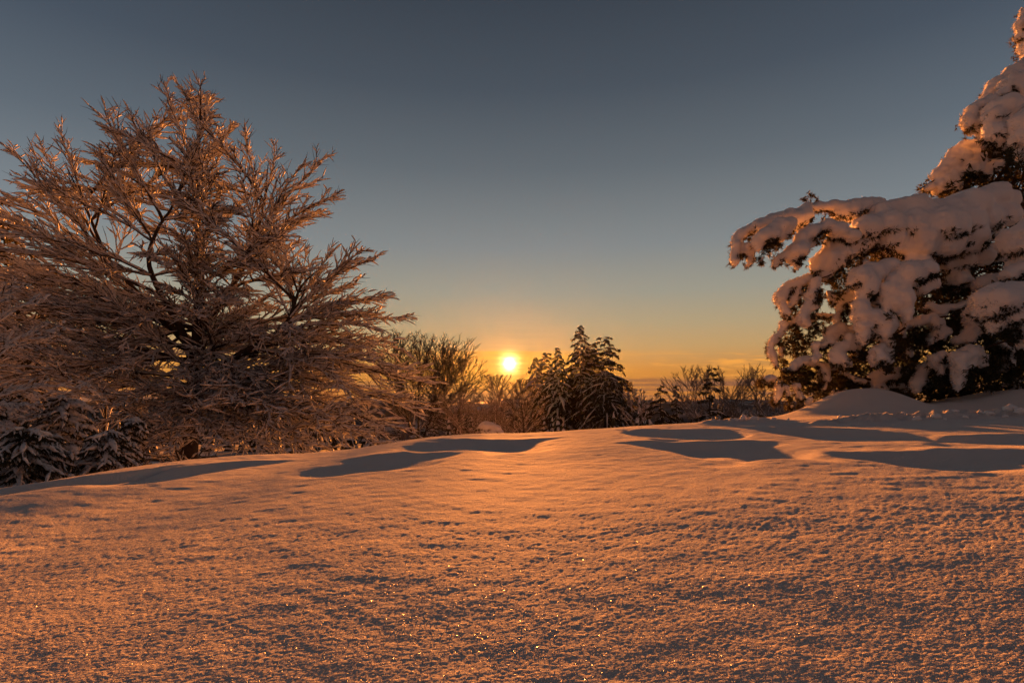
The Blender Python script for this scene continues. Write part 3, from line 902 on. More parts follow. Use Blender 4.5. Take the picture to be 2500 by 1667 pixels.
# ------------------------------------------------------------------ heaped snow (pine boughs, buried bushes, clods)
def ico(sub=2):
    t = (1 + 5 ** .5) / 2
    V = [(-1, t, 0), (1, t, 0), (-1, -t, 0), (1, -t, 0), (0, -1, t), (0, 1, t), (0, -1, -t), (0, 1, -t), (t, 0, -1), (t, 0, 1), (-t, 0, -1), (-t, 0, 1)]
    Fc = [(0, 11, 5), (0, 5, 1), (0, 1, 7), (0, 7, 10), (0, 10, 11), (1, 5, 9), (5, 11, 4), (11, 10, 2), (10, 7, 6), (7, 1, 8), (3, 9, 4), (3, 4, 2), (3, 2, 6), (3, 6, 8), (3, 8, 9), (4, 9, 5), (2, 4, 11), (6, 2, 10), (8, 6, 7), (9, 8, 1)]
    V = [np.array(v) / np.linalg.norm(v) for v in V]
    for _ in range(sub):
        cache, F2 = {}, []
        def mid(a, b):
            k = (min(a, b), max(a, b))
            if k not in cache:
                m_ = V[a] + V[b]; V.append(m_ / np.linalg.norm(m_)); cache[k] = len(V) - 1
            return cache[k]
        for a, b, c in Fc:
            x, y, z = mid(a, b), mid(b, c), mid(c, a)
            F2 += [(a, x, z), (b, y, x), (c, z, y), (x, y, z)]
        Fc = F2
    return np.array(V), np.array(Fc)


ICO1, ICO2 = ico(1), ico(2)


def noise3(P, f, seed):
    return (vnoise(P[:, 0] * f, P[:, 1] * f, seed) + vnoise(P[:, 1] * f, P[:, 2] * f, seed + 1) + vnoise(P[:, 2] * f, P[:, 0] * f, seed + 2)) / 1.8


def fuse(balls, voxel, lump=.02, iters=4):
    """one closed skin round a cloud of balls (n,4): returns vertices, quads, normals"""
    balls = np.asarray(balls)
    V = (balls[:, None, :3] + ICO2[0][None] * balls[:, None, 3:4]).reshape(-1, 3)
    T = (np.arange(len(balls))[:, None, None] * len(ICO2[0]) + ICO2[1][None]).reshape(-1, 3)
    me = mesh_np('blank', V, None, T)
    tmp = bpy.data.objects.new('blank', me); col.objects.link(tmp)
    md = tmp.modifiers.new('remesh', 'REMESH'); md.mode = 'VOXEL'; md.voxel_size = voxel
    sm = tmp.modifiers.new('smooth', 'SMOOTH'); sm.iterations = iters; sm.factor = .5
    dg = bpy.context.evaluated_depsgraph_get()
    ev = tmp.evaluated_get(dg)
    m2 = ev.to_mesh()
    n = len(m2.vertices)
    Vo = np.empty(n * 3, np.float32); m2.vertices.foreach_get('co', Vo); Vo = Vo.reshape(-1, 3).astype(float)
    No = np.empty(n * 3, np.float32); m2.vertices.foreach_get('normal', No); No = No.reshape(-1, 3).astype(float)
    li = np.empty(len(m2.loops), np.int32); m2.loops.foreach_get('vertex_index', li)
    Qo = li.reshape(-1, 4)
    ev.to_mesh_clear()
    bpy.data.objects.remove(tmp); bpy.data.meshes.remove(me)
    Vo = Vo + No * (lump * noise3(Vo, 3.4, 51) + lump * .7 * noise3(Vo, 8.5, 55))[:, None]
    return Vo, Qo, No


def chain_balls(pts, Yd, deep=.5, jit=.20, step=.68):
    """pts: (u, v, radius) in photograph pixels, seen Yd metres away -> balls in the place"""
    out = []
    pts = np.array(pts, float)
    if len(pts) == 1: pts = np.vstack([pts, pts + [2, 0, 0]])
    for a, b in zip(pts[:-1], pts[1:]):
        n = max(2, int(np.hypot(*(b - a)[:2]) / (step * (a[2] + b[2]) / 2 * 1.0)) + 1)
        for s in np.linspace(0, 1, n):
            u, v, r = a + (b - a) * s
            rr = r * .86 / F * Yd * rng.uniform(1 - jit, 1 + jit)
            c = at(u + rng.normal(0, jit * r * .5), v + rng.normal(0, jit * r * .35), Yd)
            for dd in ((0,) if deep == 0 else (-deep, deep * .2, deep)):
                q = c + [rng.normal(0, .1) * rr, dd * rr + rng.normal(0, .1) * rr, -abs(dd) * .25 * rr]
                out.append([*q, rr * (.93 if dd else 1.0)])
    return out


def tufts(G, C, Dr, length, n=13, w=.0085, mi=0):
    """bundles of needles at C pointing about Dr"""
    C = np.asarray(C); m = len(C)
    if m == 0: return
    d = unit(np.asarray(Dr)[:, None] + rng.normal(0, .55, (m, n, 3)))
    L = length * rng.uniform(.6, 1.15, (m, n))[..., None]
    o = C[:, None] + Dr[:, None] * rng.uniform(-.5, .3, (m, n, 1)) * length
    s = unit(np.cross(d, rng.normal(0, 1, d.shape))) * w
    V = np.stack([o - s, o + s, o + d * L], 2).reshape(-1, 3)
    G.add(V, None, np.arange(m * n * 3).reshape(-1, 3), mi=mi)


def rime(G, V, N, count, length, bias):
    """a fringe of little snow feathers standing on the skin, mostly on the sides given by the weights"""
    w = np.clip(bias, 0, None); w = w / w.sum()
    i = rng.choice(len(V), count, p=w)
    d = unit(N[i] + rng.normal(0, .35, (count, 3)) + [0, 0, -.25])
    L = length * rng.uniform(.4, 1.2, (count, 1))
    s = unit(np.cross(d, rng.normal(0, 1, d.shape))) * (length * .22)
    o = V[i] - N[i] * .01
    G.add(np.stack([o - s, o + s, o + d * L], 1).reshape(-1, 3), None, np.arange(count * 3).reshape(-1, 3))


PINE_BACK = 1.75


def snowy_bough(tree, wood_paths, chains, Yd, voxel=.072, needle=1.0, needle_spots=(), deep=.5, fringe=900, mat='redbark', lump=.045):
    """one bough of the pine: branch wood, the cushions of snow on it and the needles that show under them"""
    org = np.array(tree.location)
    Yd = Yd * PINE_BACK if tree.name.startswith('snowy_pine') else Yd
    wood = Geo()
    for path, r0, r1 in wood_paths:
        P = smooth_path([at(p[0], p[1], Yd + (p[2] if len(p) > 2 else .05)) for p in path], 6 * len(path))
        wood.tubes(P[None], np.linspace(r0, r1, len(P))[None] * (1.35 if tree.name.startswith('snowy_pine') else 1), 6, jitter=.12)
    if not wood_paths:
        balls0 = chain_balls(chains[0], Yd + .1, 0)
        P = smooth_path([b[:3] for b in balls0[::max(1, len(balls0) // 4)]] if len(balls0) > 4 else [balls0[0][:3], balls0[-1][:3]], 10)
        wood.tubes(P[None], np.linspace(.04, .015, len(P))[None], 6)
    b = wood.build('branch', MAT[mat], tree, origin=org)
    balls = []
    for ch in chains:
        dy = 0.0
        if isinstance(ch, tuple): ch, dy = ch
        balls += chain_balls(ch, Yd + dy + rng.uniform(-.12, .12), deep)
    V, Q, N = fuse(balls, voxel, lump)
    G = Geo(); G.add(V, Q)
    rime(G, V, N, fringe, .095, np.clip(N[:, 1] * .8 - N[:, 0] * .6 - N[:, 2] * .5, 0, 1) ** 1.5 + .02)
    so = G.build('snow_load', MAT['pad'], b, origin=org)
    # needles under and between the cushions
    K = Geo()
    cand = np.where(N[:, 2] < -.48)[0]
    clump = noise3(V[cand], 2.3, 71) > -.05
    cand = cand[clump]
    if len(cand):
        i = rng.choice(cand, min(len(cand), int(len(V) * .075 * needle) + 10))
        C = V[i] - N[i] * .03
        tufts(K, C, unit(N[i] + [0, -.25, -.5] + rng.normal(0, .4, (len(i), 3))), .185, 10, w=.015)
    if needle:
        bb = np.array(balls)
        bb = bb[rng.integers(0, len(bb), int(len(bb) * .9 * needle))]
        off = rng.normal(0, 1, (len(bb), 3)) * [1, .3, 1]
        Cb = bb[:, :3] + off * bb[:, 3:4] * .45 + np.stack([0 * bb[:, 3], rng.uniform(.5, 1.3, len(bb)) * bb[:, 3] + .1, -.35 * bb[:, 3]], -1)
        tufts(K, Cb, unit(rng.normal(0, 1, Cb.shape) + [-.2, -.3, -.5]), .2, 9, w=.018)
    for (u, v, r, cnt) in needle_spots:
        for _ in range(cnt):
            a, q = rng.uniform(0, 6.28), math.sqrt(rng.uniform(0, 1)) * r
            c = at(u + math.cos(a) * q, v + math.sin(a) * q, Yd + rng.uniform(-.38, .6))
            tufts(K, c[None], unit(rng.normal(0, 1, (1, 3)) + [[-.3, -.5, -.35]]), .185, 10, w=.015)
    K.build('needles', MAT['needles'], b, origin=org, smooth=False)
    return b


def build_pine():
    foot = at(2660, 1000, 23.4); foot[2] = float(ground_height(foot[0], foot[1])) - .2
    tree = empty('snowy_pine', foot, 'huge pine weighed down by thick cushions of snow, its boughs hanging in from the edge', 'tree')
    org = foot
    T = smooth_path([foot, at(2640, 700, 23.3), at(2590, 400, 22.9), at(2535, 180, 22.6), at(2502, 22, 22.3)], 30)
    G = Geo(); G.tubes(T[None], np.interp(np.linspace(0, 1, 30), [0, .5, 1], [.48, .27, .04])[None], 10, jitter=.08)
    G.build('trunk', MAT['redbark'], tree, origin=org)
    B = lambda *a, **k: snowy_bough(tree, *a, **k)
    # the leader at the top right corner
    B([([(2502, 22), (2515, 130)], .03, .05)], [[(2499, 26, 11), (2495, 48, 13), (2497, 66, 11)], [(2492, 80, 11), (2490, 92, 13), (2500, 104, 14), (2502, 128, 12)], [(2515, 60, 16), (2520, 110, 20), (2530, 150, 26)]], 12.8, deep=.7)
    # upper boughs
    B([([(2560, 200), (2470, 170), (2410, 225)], .05, .02)], [[(2510, 148, 18), (2485, 165, 18), (2455, 188, 18), (2432, 200, 15), (2415, 222, 14), (2405, 240, 14)], [(2520, 180, 40), (2480, 205, 28), (2445, 225, 24), (2425, 245, 20)], [(2540, 215, 40), (2500, 215, 28)]], 12.7, fringe=1500)
    B([([(2560, 250), (2420, 262), (2370, 300)], .05, .02)], [[(2420, 245, 22), (2392, 256, 20), (2372, 268, 17), (2366, 290, 15), (2370, 308, 14), (2378, 322, 10)], [(2425, 268, 18), (2400, 285, 18), (2390, 302, 17), (2398, 318, 14)], [(2410, 335, 9), (2395, 338, 8)]], 12.4, fringe=1500)
    B([([(2560, 260), (2450, 240)], .04, .02)], [[(2500, 190, 30), (2465, 205, 24), (2448, 228, 20)], [(2485, 195, 20), (2482, 222, 18), (2490, 240, 18)]], 12.1, fringe=1200)
    B([([(2570, 300), (2440, 300)], .05, .02)], [[(2480, 268, 26), (2450, 270, 30), (2425, 282, 24), (2415, 296, 16)], [(2450, 300, 24), (2470, 308, 18)], [(2425, 325, 22), (2440, 345, 18), (2448, 362, 12)]], 11.8, needle_spots=[(2475, 295, 22, 50), (2465, 330, 24, 60)])
    B([([(2580, 340), (2490, 330)], .05, .02)], [[(2530, 275, 40), (2500, 300, 34), (2500, 340, 34), (2520, 370, 34)], [(2490, 310, 20), (2484, 345, 18)]], 11.5, needle_spots=[(2480, 390, 30, 60)])
    B([([(2560, 420), (2400, 380), (2300, 430), (2240, 465)], .06, .015)], [[(2420, 355, 20), (2385, 352, 18), (2355, 355, 14), (2335, 368, 15), (2320, 378, 12)], [(2345, 385, 22), (2318, 400, 18), (2300, 412, 16), (2283, 428, 13)], [(2385, 385, 26), (2365, 415, 24), (2335, 425, 22), (2310, 440, 17)],
        [(2290, 450, 14), (2272, 455, 11), (2262, 462, 8)], [(2330, 455, 22), (2295, 462, 14)], [(2420, 400, 22), (2400, 425, 18)]], 13.0, fringe=1800, needle_spots=[(2440, 385, 30, 110), (2380, 415, 40, 110), (2330, 450, 30, 70), (2255, 462, 16, 30), (2450, 430, 40, 120), (2375, 455, 40, 70)])
    # the great horizontal arm: smooth main cushion
    B([([(2600, 500), (2400, 500), (2250, 505), (2148, 512)], .09, .03)], [[(2148, 510, 24), (2180, 508, 28), (2214, 512, 37), (2260, 520, 44), (2303, 516, 42), (2345, 508, 46), (2385, 488, 44), (2421, 476, 42), (2450, 486, 28)], [(2100, 552, 34), (2150, 550, 44), (2210, 550, 48), (2270, 552, 52), (2330, 548, 50), (2390, 530, 46), (2440, 530, 34)],
        [(2160, 585, 40), (2220, 592, 46), (2285, 590, 48), (2350, 580, 44), (2400, 568, 30)], [(2205, 640, 34), (2240, 650, 38), (2235, 690, 24)]], 11.9, voxel=.074, needle=1.0, deep=.7, lump=.052, needle_spots=[(2390, 575, 20, 40), (2105, 600, 18, 40), (2140, 606, 12, 26), (2260, 560, 10, 12), (2200, 625, 12, 26), (2300, 628, 16, 34), (2350, 615, 16, 34), (2440, 545, 16, 34)])
    # outer part of that arm
    B([([(2148, 512), (2100, 520), (2044, 524), (2005, 512), (1975, 514), (1930, 545), (1870, 566), (1820, 582), (1797, 640)], .035, .012)],
      [[(2140, 500, 20), (2110, 500, 22), (2080, 508, 28), (2055, 512, 24), (2035, 508, 13)], [(2035, 501, 12), (2010, 502, 11), (1985, 504, 11), (1965, 508, 14)], [(1960, 525, 21), (1945, 532, 27), (1925, 524, 20), (1905, 530, 20), (1885, 540, 20), (1862, 548, 19), (1845, 552, 19), (1822, 562, 18), (1806, 572, 15), (1797, 590, 13)], [(1797, 598, 12), (1794, 615, 12), (1795, 635, 12), (1797, 646, 8)],
       [(1822, 600, 14), (1815, 615, 12)], [(1838, 612, 13), (1832, 636, 12), (1826, 648, 8)]], 12.2, fringe=1900, needle_spots=[(1838, 580, 14, 26), (1908, 545, 20, 34), (1808, 622, 14, 30), (1850, 560, 10, 16), (1838, 632, 8, 14), (2082, 518, 8, 12), (2010, 540, 8, 8)])
    B([([(2110, 560), (2040, 558), (1990, 580), (1950, 610)], .03, .012), ([(1950, 572), (1900, 575), (1860, 590)], .02, .01)],
      [[(2075, 575, 24), (2045, 560, 20), (2020, 552, 18), (1995, 556, 18), (1975, 565, 19), (1955, 580, 18)], [(1955, 600, 21), (1940, 610, 24), (1930, 618, 18), (1940, 632, 15), (1950, 645, 11), (1944, 654, 6)], [(1925, 545, 18), (1905, 550, 20), (1890, 560, 22), (1875, 572, 24), (1860, 578, 20), (1850, 592, 15), (1852, 606, 10)], [(1905, 572, 18), (1890, 585, 15)], [(1930, 552, 14), (1922, 566, 12)],
       [(1898, 625, 8), (1894, 640, 10), (1890, 650, 7)], [(1860, 628, 6), (1860, 640, 8)], [(1912, 620, 6), (1911, 640, 6)], [(1985, 590, 13), (1970, 598, 11)]], 11.7, fringe=1900, needle_spots=[(1872, 610, 16, 40), (1895, 600, 14, 30), (1930, 575, 10, 16), (2005, 585, 16, 34), (2000, 562, 8, 10), (1945, 640, 10, 16), (1905, 640, 8, 10), (1975, 608, 8, 14), (2030, 562, 10, 12)])
    # upright needle tuft on the arm
    K = Geo(); W = Geo()
    for (u, v, r) in ((1980, 478, 11), (1966, 488, 9), (1993, 485, 9), (1974, 498, 8), (1988, 500, 7)):
        for _ in range(7):
            c = at(u + rng.normal(0, 4), v + rng.normal(0, 4), 12.2 * PINE_BACK); tufts(K, c[None], unit(rng.normal(0, .8, (1, 3)) + [[0, 0, .6]]), .175, 14, w=.012)
    W.tubes(smooth_path([at(1978, 515, 21.35), at(1979, 495, 21.35), at(1980, 476, 21.35)], 6)[None], np.linspace(.02, .01, 6)[None], 5)
    wb = W.build('branch', MAT['redbark'], tree, origin=org); K.build('needles', MAT['needles'], wb, origin=org, smooth=False)
    # second tier on the left
    B([([(2140, 580), (2100, 600), (2060, 635), (2010, 655)], .05, .02)], [[(2105, 585, 28), (2080, 598, 30), (2050, 610, 28), (2022, 622, 28), (2002, 636, 22), (1998, 655, 15)], [(2040, 640, 24), (2020, 650, 22), (2015, 672, 14)], [(2035, 585, 15), (2022, 592, 13), (2018, 604, 10)], [(2028, 715, 9), (2032, 730, 9), (2036, 740, 6)], [(2110, 642, 16), (2125, 655, 14), (2140, 662, 12)]], 12.0, fringe=1700,
      needle_spots=[(2090, 635, 26, 80), (2065, 655, 24, 70), (2050, 685, 22, 70), (2045, 715, 18, 50), (2110, 610, 18, 40), (2030, 690, 12, 26)])
    B([([(2010, 660), (1975, 676), (1940, 690)], .02, .012)], [[(1990, 668, 8), (1972, 674, 9)], [(1965, 682, 15), (1948, 688, 18), (1930, 696, 17), (1915, 708, 15), (1904, 724, 13), (1908, 736, 11)], [(1945, 715, 17), (1935, 730, 15), (1928, 742, 10)], [(1914, 748, 9), (1918, 765, 11), (1925, 776, 6)]], 12.2, fringe=1500, needle_spots=[(1960, 712, 14, 34), (1952, 738, 12, 28), (1938, 760, 10, 22), (1968, 700, 8, 16)])
    B([([(2030, 670), (1992, 692), (1978, 760)], .02, .01)], [[(1995, 682, 11), (1988, 700, 12), (1982, 720, 13), (1976, 745, 14), (1964, 762, 13), (1962, 778, 13), (1972, 790, 10)], [(1990, 728, 12), (1985, 750, 10)]], 11.8, fringe=1700, needle_spots=[(2000, 712, 10, 26), (1998, 740, 12, 32), (1988, 772, 8, 16), (2002, 728, 8, 16)])
    # lower left edge
    B([([(2060, 770), (1990, 772), (1940, 775), (1900, 820)], .03, .012)], [[(2048, 770, 8), (2020, 770, 8), (1995, 768, 9)], [(1975, 775, 14), (1950, 775, 17), (1930, 782, 14), (1916, 790, 12), (1908, 808, 10)], [(1902, 815, 12), (1890, 828, 12), (1882, 846, 10), (1884, 862, 9), (1890, 880, 9), (1898, 893, 7)], [(1908, 850, 8), (1910, 868, 6)]], 12.6, fringe=1500,
      needle_spots=[(1935, 815, 22, 80), (1950, 840, 24, 90), (1925, 850, 18, 50), (1905, 835, 10, 26), (1955, 865, 20, 60), (1975, 830, 18, 50), (1912, 885, 10, 26), (2010, 780, 16, 20), (1945, 795, 18, 40)])
    B([([(2140, 700), (2090, 722), (2060, 740)], .03, .012)], [[(2090, 718, 18), (2072, 724, 24), (2055, 738, 18), (2050, 755, 10)], [(2042, 775, 9), (2045, 788, 8)]], 12.2, needle_spots=[(2085, 755, 20, 60), (2070, 775, 18, 50), (2095, 735, 12, 26)])
    # the long hanging cushion in the middle
    B([([(2200, 640), (2140, 670), (2105, 700)], .05, .02)], [[(2165, 650, 30), (2130, 660, 32), (2100, 675, 26), (2080, 690, 14)], [(2120, 690, 26), (2108, 720, 20), (2104, 745, 19), (2104, 770, 21), (2108, 795, 19), (2110, 818, 15), (2112, 836, 9)], [(2135, 770, 28), (2160, 785, 30), (2150, 805, 22), (2165, 830, 14), (2172, 845, 9)], [(2140, 720, 20), (2150, 750, 14)]], 11.4, fringe=2400, needle_spots=[(2125, 825, 12, 26), (2150, 735, 10, 20), (2140, 808, 12, 24)])
    B([([(2290, 640), (2230, 650), (2195, 690)], .05, .02)], [[(2250, 660, 40), (2215, 668, 38), (2185, 685, 28)], [(2158, 700, 18), (2162, 730, 17), (2164, 755, 13)], [(2180, 700, 18), (2186, 735, 15), (2190, 758, 11)], [(2200, 700, 22), (2205, 730, 20), (2210, 755, 18), (2212, 775, 10)], [(2270, 690, 28), (2250, 700, 24)]], 11.1, fringe=1800, needle=1.2, needle_spots=[(2175, 770, 14, 20), (2245, 735, 14, 30)])
    # right part
    B([([(2600, 560), (2400, 640), (2300, 660)], .07, .02)], [[(2420, 610, 30), (2380, 620, 36), (2340, 640, 34), (2310, 650, 26)], [(2335, 680, 26), (2360, 692, 22), (2340, 705, 16)], [(2440, 625, 22), (2470, 605, 24)]], 12.2, needle=1.4, needle_spots=[(2290, 700, 24, 90), (2320, 720, 26, 90), (2395, 590, 22, 60), (2280, 640, 16, 40), (2370, 720, 20, 60)])
    B([([(2600, 600), (2460, 690), (2400, 690)], .05, .02)], [[(2440, 680, 20), (2412, 685, 24), (2392, 692, 18), (2430, 695, 18)]], 11.8)
    B([([(2600, 560), (2500, 580)], .05, .03)], [[(2540, 560, 60), (2505, 575, 42), (2490, 600, 30)], [(2520, 640, 44), (2480, 660, 26), (2465, 672, 16)]], 10.8, voxel=.072, deep=.7)
    B([([(2600, 700), (2480, 720), (2400, 730)], .06, .03)], [[(2410, 728, 25), (2440, 725, 38), (2480, 722, 40), (2520, 730, 44)], [(2418, 755, 28), (2450, 765, 40), (2490, 765, 44)], [(2425, 785, 18), (2430, 806, 12)], [(2500, 800, 26), (2508, 835, 18)], [(2465, 790, 22), (2478, 800, 16)]], 10.3, voxel=.072, deep=.7, fringe=1600, needle_spots=[(2450, 812, 18, 50), (2475, 820, 18, 50)])
    B([([(2400, 725), (2330, 745), (2250, 750)], .03, .015)], [[(2378, 732, 10), (2350, 740, 10), (2320, 750, 12), (2290, 752, 13), (2262, 746, 12), (2248, 752, 8)], [(2285, 765, 15), (2300, 770, 12)]], 12.0, fringe=700, needle_spots=[(2340, 775, 22, 80), (2330, 800, 20, 60)])
    B([([(2330, 770), (2250, 780)], .03, .015)], [[(2268, 772, 13), (2250, 776, 17), (2240, 786, 13)], [(2288, 790, 15), (2300, 805, 18), (2285, 822, 17), (2272, 832, 10)], [(2220, 788, 15), (2203, 796, 13), (2198, 815, 10), (2200, 832, 8)]], 11.7, needle=1.4, needle_spots=[(2235, 815, 20, 60), (2250, 830, 22, 70), (2225, 840, 18, 50), (2300, 835, 22, 70)])
    B([([(2440, 740), (2380, 770), (2360, 820)], .03, .015)], [[(2370, 762, 14), (2378, 780, 20), (2388, 800, 18), (2372, 815, 18), (2365, 830, 12)], [(2335, 832, 16), (2350, 825, 14)]], 11.4, needle_spots=[(2405, 815, 16, 50), (2415, 835, 20, 70), (2400, 780, 8, 16)])
    B([([(2460, 830), (2390, 855)], .03, .015)], [[(2388, 852, 17), (2370, 860, 20), (2348, 870, 20), (2332, 878, 13)], [(2400, 872, 12), (2396, 888, 11)], [(2345, 895, 17), (2346, 918, 14), (2342, 938, 11), (2340, 950, 7)], [(2370, 885, 14), (2362, 900, 8)]], 10.9, needle=1.3, needle_spots=[(2380, 905, 16, 50), (2365, 930, 16, 50), (2420, 890, 26, 90), (2425, 930, 24, 70)])
    B([([(2360, 850), (2290, 880)], .03, .015)], [[(2300, 868, 13), (2285, 875, 14), (2280, 888, 10)], [(2298, 895, 12), (2296, 912, 8)], [(2310, 890, 9), (2318, 905, 7)]], 11.4, needle=1.4, needle_spots=[(2320, 920, 20, 60), (2300, 935, 20, 60)])
    B([([(2330, 870), (2260, 895)], .03, .015)], [[(2275, 888, 14), (2258, 898, 15), (2248, 912, 13), (2240, 930, 13), (2236, 948, 10)], [(2262, 930, 9), (2270, 945, 8)], [(2222, 850, 8), (2220, 870, 8)]], 11.8, needle=1.4, needle_spots=[(2265, 945, 20, 60), (2280, 955, 20, 60), (2225, 880, 20, 60), (2215, 905, 16, 40)])
    B([([(2530, 830), (2450, 850)], .03, .015)], [[(2438, 836, 9), (2455, 846, 10), (2472, 860, 9)], [(2452, 880, 15), (2464, 888, 13), (2450, 898, 9)], [(2478, 875, 8)]], 11.6, needle_spots=[(2440, 870, 24, 90), (2480, 890, 26, 90), (2490, 850, 20, 60), (2470, 915, 24, 70)])
    B([([(2210, 800), (2150, 840)], .03, .015)], [[(2152, 842, 10), (2144, 856, 14), (2148, 872, 16), (2160, 884, 13), (2140, 890, 8)], [(2172, 860, 12), (2166, 880, 10)]], 11.3, fringe=1200, needle_spots=[(2170, 905, 12, 26), (2190, 860, 16, 50), (2190, 830, 18, 60)])
    # lower middle: long leaning branches
    B([([(2180, 770), (2090, 800), (2030, 835), (2000, 850)], .03, .015)], [[(2100, 795, 10), (2070, 806, 11), (2045, 820, 12), (2022, 832, 14), (2008, 846, 10)], [(2055, 798, 14), (2030, 803, 13), (2015, 812, 9)], [(1996, 838, 10), (1990, 858, 8)], [(2000, 868, 10), (1985, 878, 8)]], 12.1, fringe=1500, needle_spots=[(2060, 828, 10, 20), (2020, 868, 14, 30), (2005, 800, 14, 30), (1985, 805, 14, 36)])
    B([([(2170, 820), (2080, 850), (2030, 900)], .03, .015)], [[(2085, 832, 16), (2058, 845, 17), (2040, 862, 14), (2032, 880, 10)], [(2055, 870, 15), (2062, 888, 13), (2045, 885, 10)], [(2078, 850, 12), (2075, 820, 10)], [(2095, 845, 9), (2088, 870, 8)]], 11.8, needle_spots=[(2080, 890, 18, 60), (2095, 870, 14, 40), (2110, 870, 14, 40)])
    # bottom left: thin twigs with dark needles
    B([([(2140, 930), (2060, 912), (2010, 898), (1970, 882), (1950, 888)], .035, .012)], [[(2000, 888, 10), (1975, 878, 13), (1955, 880, 13), (1942, 890, 10), (1938, 902, 7)], [(2010, 890, 9), (2040, 896, 9)], [(2060, 908, 9), (2085, 924, 9), (2110, 930, 9)], [(2010, 900, 14), (2014, 925, 10), (2008, 945, 8)], [(1925, 902, 6), (1912, 900, 7)]], 12.3, fringe=900,
      needle_spots=[(1925, 915, 18, 90), (1960, 920, 24, 120), (1990, 930, 24, 110), (2040, 930, 26, 100), (1965, 905, 16, 50), (2070, 945, 24, 80), (2000, 960, 20, 60)])
    B([([(1960, 915), (1900, 922), (1850, 930)], .02, .008)], [[(1890, 920, 8), (1876, 922, 10), (1866, 930, 8)], [(1902, 938, 11), (1900, 955, 10), (1897, 972, 8), (1895, 984, 5)], [(1920, 945, 8), (1924, 965, 6)], [(1944, 940, 9), (1950, 960, 8), (1952, 975, 6)], [(1935, 980, 7), (1930, 995, 6)], [(1975, 975, 9), (1972, 990, 7)]], 12.0, fringe=800,
      needle_spots=[(1858, 935, 12, 40), (1880, 936, 10, 22), (1915, 930, 14, 40), (1965, 950, 14, 40), (1925, 985, 14, 30), (1960, 990, 18, 40), (1985, 1000, 16, 30)])
    B([([(2250, 930), (2190, 920), (2120, 935), (2060, 960)], .04, .015)], [[(2200, 905, 17), (2175, 912, 20), (2150, 915, 17), (2130, 926, 12)], [(2150, 940, 9), (2160, 948, 7)], [(2130, 950, 8), (2200, 940, 8), (2215, 950, 7)], [(2040, 960, 11), (2042, 975, 9)], [(2060, 955, 9), (2070, 970, 9)]], 12.4, needle=1.3, needle_spots=[(2100, 955, 26, 70), (2060, 985, 24, 60), (2180, 945, 24, 60), (2230, 925, 18, 40)])
    # bare snow-covered limbs along the ground at the right edge
    B([([(2520, 935), (2440, 950), (2370, 975)], .05, .02), ([(2520, 920), (2430, 945), (2350, 965)], .04, .02), ([(2520, 945), (2470, 965), (2420, 985)], .06, .03)], [[(2500, 922, 7), (2450, 938, 8), (2410, 952, 7)], [(2500, 945, 7), (2470, 955, 8), (2440, 968, 6)]], 13.2, needle=0, mat='bark', fringe=200, needle_spots=[(2350, 960, 24, 60), (2310, 965, 20, 50)])
    # dark needle mass deep inside
    K, W = Geo(), Geo()
    poly = [(2110, 640), (2200, 560), (2330, 440), (2420, 340), (2520, 260), (2560, 960), (2330, 985), (2120, 985), (2010, 975), (2040, 900), (2090, 860), (2120, 780)]
    C = []
    while len(C) < 6500:
        u, v = rng.uniform(1990, 2560), rng.uniform(260, 985)
        if inside(poly, u, v): C.append(at(u, v, rng.uniform(22.0, 25.2)))
    C = np.array(C)
    tufts(K, C, unit(rng.normal(0, 1, C.shape) + [-.4, -.4, -.3]), .27, 10, w=.027)
    for _ in range(46):
        k = int(rng.integers(2, 22)); a = T[k]
        u, v = rng.uniform(2050, 2480), rng.uniform(430, 960)
        if not inside(poly, u, v): continue
        W.tubes(limb_path(a, at(u, v, rng.uniform(21.6, 24.8)), .05, 8, .02)[None], np.linspace(.07, .016, 8)[None], 5)
    wb = W.build('branch', MAT['redbark'], tree, origin=org)
    ko = K.build('needles', MAT['needles'], wb, origin=org, smooth=False)
    ko['kind'] = 'stuff'


build_pine()


# ------------------------------------------------------------------ buried bush in the dip under the sun
def buried_bush(label, u, v, D, chains, spots):
    foot = at(u, v, D); foot[2] -= .1
    t = empty('snow_covered_bush', foot, label, 'bush')
    snowy_bough(t, [([(u, v + 15), (u + 5, v - 10)], .05, .02)], chains, D, voxel=.10, needle=.5, needle_spots=spots, fringe=200, mat='bark', lump=.05)


buried_bush('small bush bent under a rounded cap of snow in the dip below the sun', 1205, 1060, 46, [[(1172, 1042, 9), (1185, 1036, 11), (1200, 1038, 11), (1215, 1044, 10), (1222, 1054, 8)], [(1180, 1052, 9), (1210, 1056, 9)]], [(1188, 1052, 8, 30), (1218, 1058, 8, 20)])

conifer('second snow-clumped conifer peering through the left limbs of the big tree', 125, 640, 280, 54, n=60, snow=.36, droop=.65, shape=.7, vbase=1180, sprays=8)
conifer('dark bushy conifer low behind the two corner bushes', 150, 965, 300, 27, n=46, snow=.16, droop=.6, shape=.5, vbase=1180, name='evergreen_bush', sprays=8, cover=.9, upper=.3)
conifer('dark bushy conifer at the very edge behind the corner bush', -40, 960, 300, 25, n=46, snow=.16, droop=.6, shape=.5, vbase=1200, name='evergreen_bush', sprays=8, cover=.9, upper=.3)

